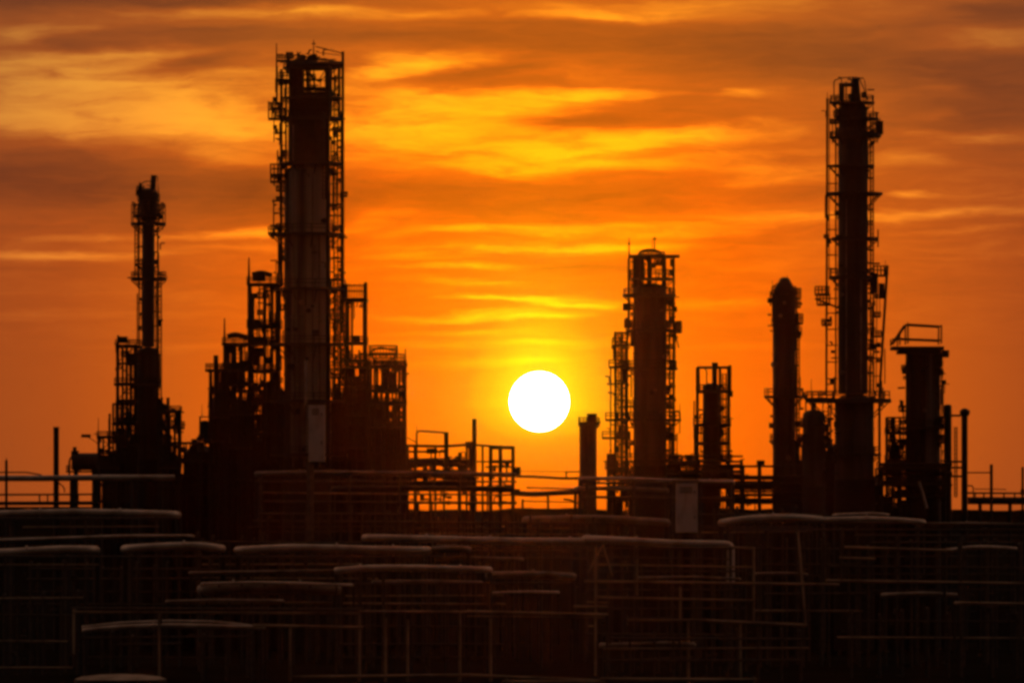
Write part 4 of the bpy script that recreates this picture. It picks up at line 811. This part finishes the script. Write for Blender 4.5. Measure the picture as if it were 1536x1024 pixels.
f1 = math_('MULTIPLY', math_('SUBTRACT', n1.outputs['Fac'], .5), 1.7)
f2 = math_('MULTIPLY', math_('SUBTRACT', n2.outputs['Fac'], .5), 1.2)
fr = math_('ADD', f1, f2)
# streaky cloud lies high in the frame and near the sun, the low sky is smooth
calm = N('ShaderNodeMapRange', interpolation_type='SMOOTHSTEP'); L(V100, calm.inputs[0])
for i, q in enumerate((1.6, 4.0, .08, 1.0)): calm.inputs[i + 1].default_value = q
gate = math_('ADD', math_('MULTIPLY', math_('ABSOLUTE', acc), .6), .40)
fr = math_('MULTIPLY', math_('MULTIPLY', fr, gate), calm.outputs[0])
cl = math_('ADD', math_('MULTIPLY', acc, math_('ADD', 1.0, f1)), fr)

# glow round the sun
su, sv = sky(809, 602)
dvec = vmath('SUBTRACT', uv.outputs[0], (su, sv, 0))
dsep = N('ShaderNodeSeparateXYZ'); L(dvec.outputs[0], dsep.inputs[0])
up = math_('MAXIMUM', dsep.outputs[1], 0.0); dn = math_('MINIMUM', dsep.outputs[1], 0.0)
ddv = math_('ADD', math_('MULTIPLY', up, .72), math_('MULTIPLY', dn, 1.7))
r2 = math_('ADD', math_('POWER', dsep.outputs[0], 2.0), math_('POWER', math_('ABSOLUTE', ddv), 2.0))
rr = math_('SQRT', r2)
rn = math_('ADD', rr, math_('MULTIPLY', f1, .16))
rfac = math_('DIVIDE', rn, 16.0, True)
S = lambda px: px / 1600
base = ramp(rfac, [(0, lin(255, 232, 30)), (S(50), lin(255, 222, 14)), (S(75), lin(255, 190, 6)), (S(110), lin(255, 152, 4)), (S(160), lin(254, 130, 2)), (S(230), lin(252, 116, 2)),
                   (S(330), lin(244, 105, 4)), (S(430), lin(222, 97, 12)), (S(560), lin(198, 90, 20)), (S(720), lin(172, 78, 25)), (S(900), lin(152, 71, 28)), (1.0, lin(128, 64, 32))])
cpos = math_('MULTIPLY', math_('TANH', math_('DIVIDE', math_('MAXIMUM', cl, 0.0), 1.0)), 1.0); cneg = math_('MINIMUM', cl, 0.0)
kR = math_('EXPONENT', math_('ADD', math_('MULTIPLY', cpos, .92), math_('MULTIPLY', cneg, 1.02)))
kG = math_('EXPONENT', math_('ADD', math_('MULTIPLY', cpos, 1.46), math_('MULTIPLY', cneg, .80)))
kB = math_('EXPONENT', math_('ADD', math_('MULTIPLY', cpos, 1.1), math_('MULTIPLY', cneg, .05)))
kk = N('ShaderNodeCombineXYZ'); L(kR, kk.inputs[0]); L(kG, kk.inputs[1]); L(kB, kk.inputs[2])
# higher up the light has crossed more cloud: browner and less fiery
hi = N('ShaderNodeMapRange', interpolation_type='SMOOTHSTEP'); L(V100, hi.inputs[0])
for i, q in enumerate((3.2, 7.4, 0.0, 1.0)): hi.inputs[i + 1].default_value = q
hz_ = N('ShaderNodeMix', data_type='RGBA'); L(hi.outputs[0], hz_.inputs['Factor']); hz_.inputs['A'].default_value = (1, 1, 1, 1); hz_.inputs['B'].default_value = (.78, 1.0, 1.1, 1)
g0 = vmath('MULTIPLY', vmath('MULTIPLY', base, kk.outputs[0]).outputs[0], hz_.outputs['Result']).outputs[0]
hb = vmath('SCALE', (.004, .005, .004)); L(hi.outputs[0], hb.inputs['Scale'])
glow = vmath('ADD', g0, hb.outputs[0]).outputs[0]
# away from the sunset the dome is a dim warm grey
ang = math_('DIVIDE', math_('ARCCOSINE', vmath('DOT_PRODUCT', D, (math.sin(SUN_AZ) * math.cos(SUN_EL), math.cos(SUN_AZ) * math.cos(SUN_EL), math.sin(SUN_EL))).outputs['Value']), PI)
dome = ramp(ang, [(0, (.26, .085, .02)), (.06, (.22, .08, .025)), (.15, (.25, .12, .07)), (.35, (.22, .125, .085)), (.5, (.17, .10, .072)), (.64, (.036, .022, .016)), (1, (.016, .010, .008))])
near = ramp(ang, [(.055, (1, 1, 1)), (.11, (0, 0, 0))], 'EASE')
mx = N('ShaderNodeMix', data_type='RGBA'); L(near, mx.inputs['Factor']); L(dome, mx.inputs['A']); L(glow, mx.inputs['B'])
bg = N('ShaderNodeBackground'); L(mx.outputs['Result'], bg.inputs['Color']); bg.inputs['Strength'].default_value = 1.0
st = N('ShaderNodeTexSky', sky_type='NISHITA'); st.sun_disc = False; st.sun_elevation = SUN_EL; st.sun_rotation = SUN_AZ
st.air_density = 1.5; st.dust_density = 4.0; st.ozone_density = 1.0; st.altitude = 0
tint = vmath('MULTIPLY', st.outputs[0], (.22, .10, .035)).outputs[0]
bg2 = N('ShaderNodeBackground'); L(tint, bg2.inputs['Color']); bg2.inputs['Strength'].default_value = NISHITA
ad = N('ShaderNodeAddShader'); L(bg.outputs[0], ad.inputs[0]); L(bg2.outputs[0], ad.inputs[1])
out = N('ShaderNodeOutputWorld'); L(ad.outputs[0], out.inputs['Surface'])

# ------------------------------------------------------------------ sun: the lamp and the disc itself
sl = bpy.data.lights.new('sun_lamp', 'SUN'); sl.energy = SUN_E; sl.color = (1.0, .14, .012); sl.angle = math.radians(.53)
so = bpy.data.objects.new('sun_lamp', sl); COL.objects.link(so)
LAMP_EL = SUN_EL + math.radians(.62)     # just clear of the disc, which would shade the lamp
sdir = Vector((math.sin(SUN_AZ) * math.cos(LAMP_EL), math.cos(SUN_AZ) * math.cos(LAMP_EL), math.sin(LAMP_EL)))
so.rotation_euler = sdir.to_track_quat('Z', 'Y').to_euler(); so.location = (30, 400, 120)
sm = bpy.data.materials.new('sun_fire'); sm.use_nodes = True; b = sm.node_tree; b.nodes.clear()
em = b.nodes.new('ShaderNodeEmission'); em.inputs['Color'].default_value = (1, .98, .93, 1); em.inputs['Strength'].default_value = 14
mo = b.nodes.new('ShaderNodeOutputMaterial'); b.links.new(em.outputs[0], mo.inputs[0])
try: sm.cycles.emission_sampling = 'NONE'
except Exception: pass
MATS['sun_fire'] = sm
SD = 40000.0
mb = MB(); Rs = 44.5 / F * SD; ctr = (SUN_AZ * SD, SD, CZ + SUN_EL * SD)
mb.lathe((0, 0, 0), [(Rs * math.cos(a), Rs * math.sin(a)) for a in [(-.499 + k / 40 * .998) * PI for k in range(41)]], 96)
sun = mb.build('sun', 'sun_fire'); sun.location = ctr
tag(sun, 'white hot setting sun disc hanging low in the orange sky', 'sun')

# ------------------------------------------------------------------ air
if HAZE > 0:
    hm = bpy.data.materials.new('haze_air'); hm.use_nodes = True; b = hm.node_tree; b.nodes.clear()
    pv = b.nodes.new('ShaderNodeVolumePrincipled'); pv.inputs['Density'].default_value = HAZE; pv.inputs['Anisotropy'].default_value = HAZE_G
    pv.inputs['Color'].default_value = (.95, .90, .86, 1)
    mo = b.nodes.new('ShaderNodeOutputMaterial'); b.links.new(pv.outputs[0], mo.inputs['Volume'])
    try: hm.cycles.homogeneous_volume = True
    except Exception: pass
    MATS['haze_air'] = hm
    mb = MB(); mb.box((-2500, -60, -1.0), (2500, 3100, 72)); hz = mb.build('haze', 'haze_air'); tag(hz, None, None, None, 'stuff')

# ------------------------------------------------------------------ render settings
sc.view_settings.view_transform = 'Standard'; sc.view_settings.look = 'None'; sc.view_settings.exposure = 0; sc.view_settings.gamma = 1
sc.render.engine = 'CYCLES'
sc.cycles.use_denoising = True
try: sc.cycles.denoiser = 'OPENIMAGEDENOISE'
except Exception: pass
sc.cycles.max_bounces = 5; sc.cycles.diffuse_bounces = 3; sc.cycles.volume_bounces = 0; sc.cycles.glossy_bounces = 2
sc.cycles.caustics_reflective = False; sc.cycles.caustics_refractive = False
sc.cycles.pixel_filter_type = 'BLACKMAN_HARRIS'; sc.cycles.filter_width = 3.3
sc.cycles.use_adaptive_sampling = False
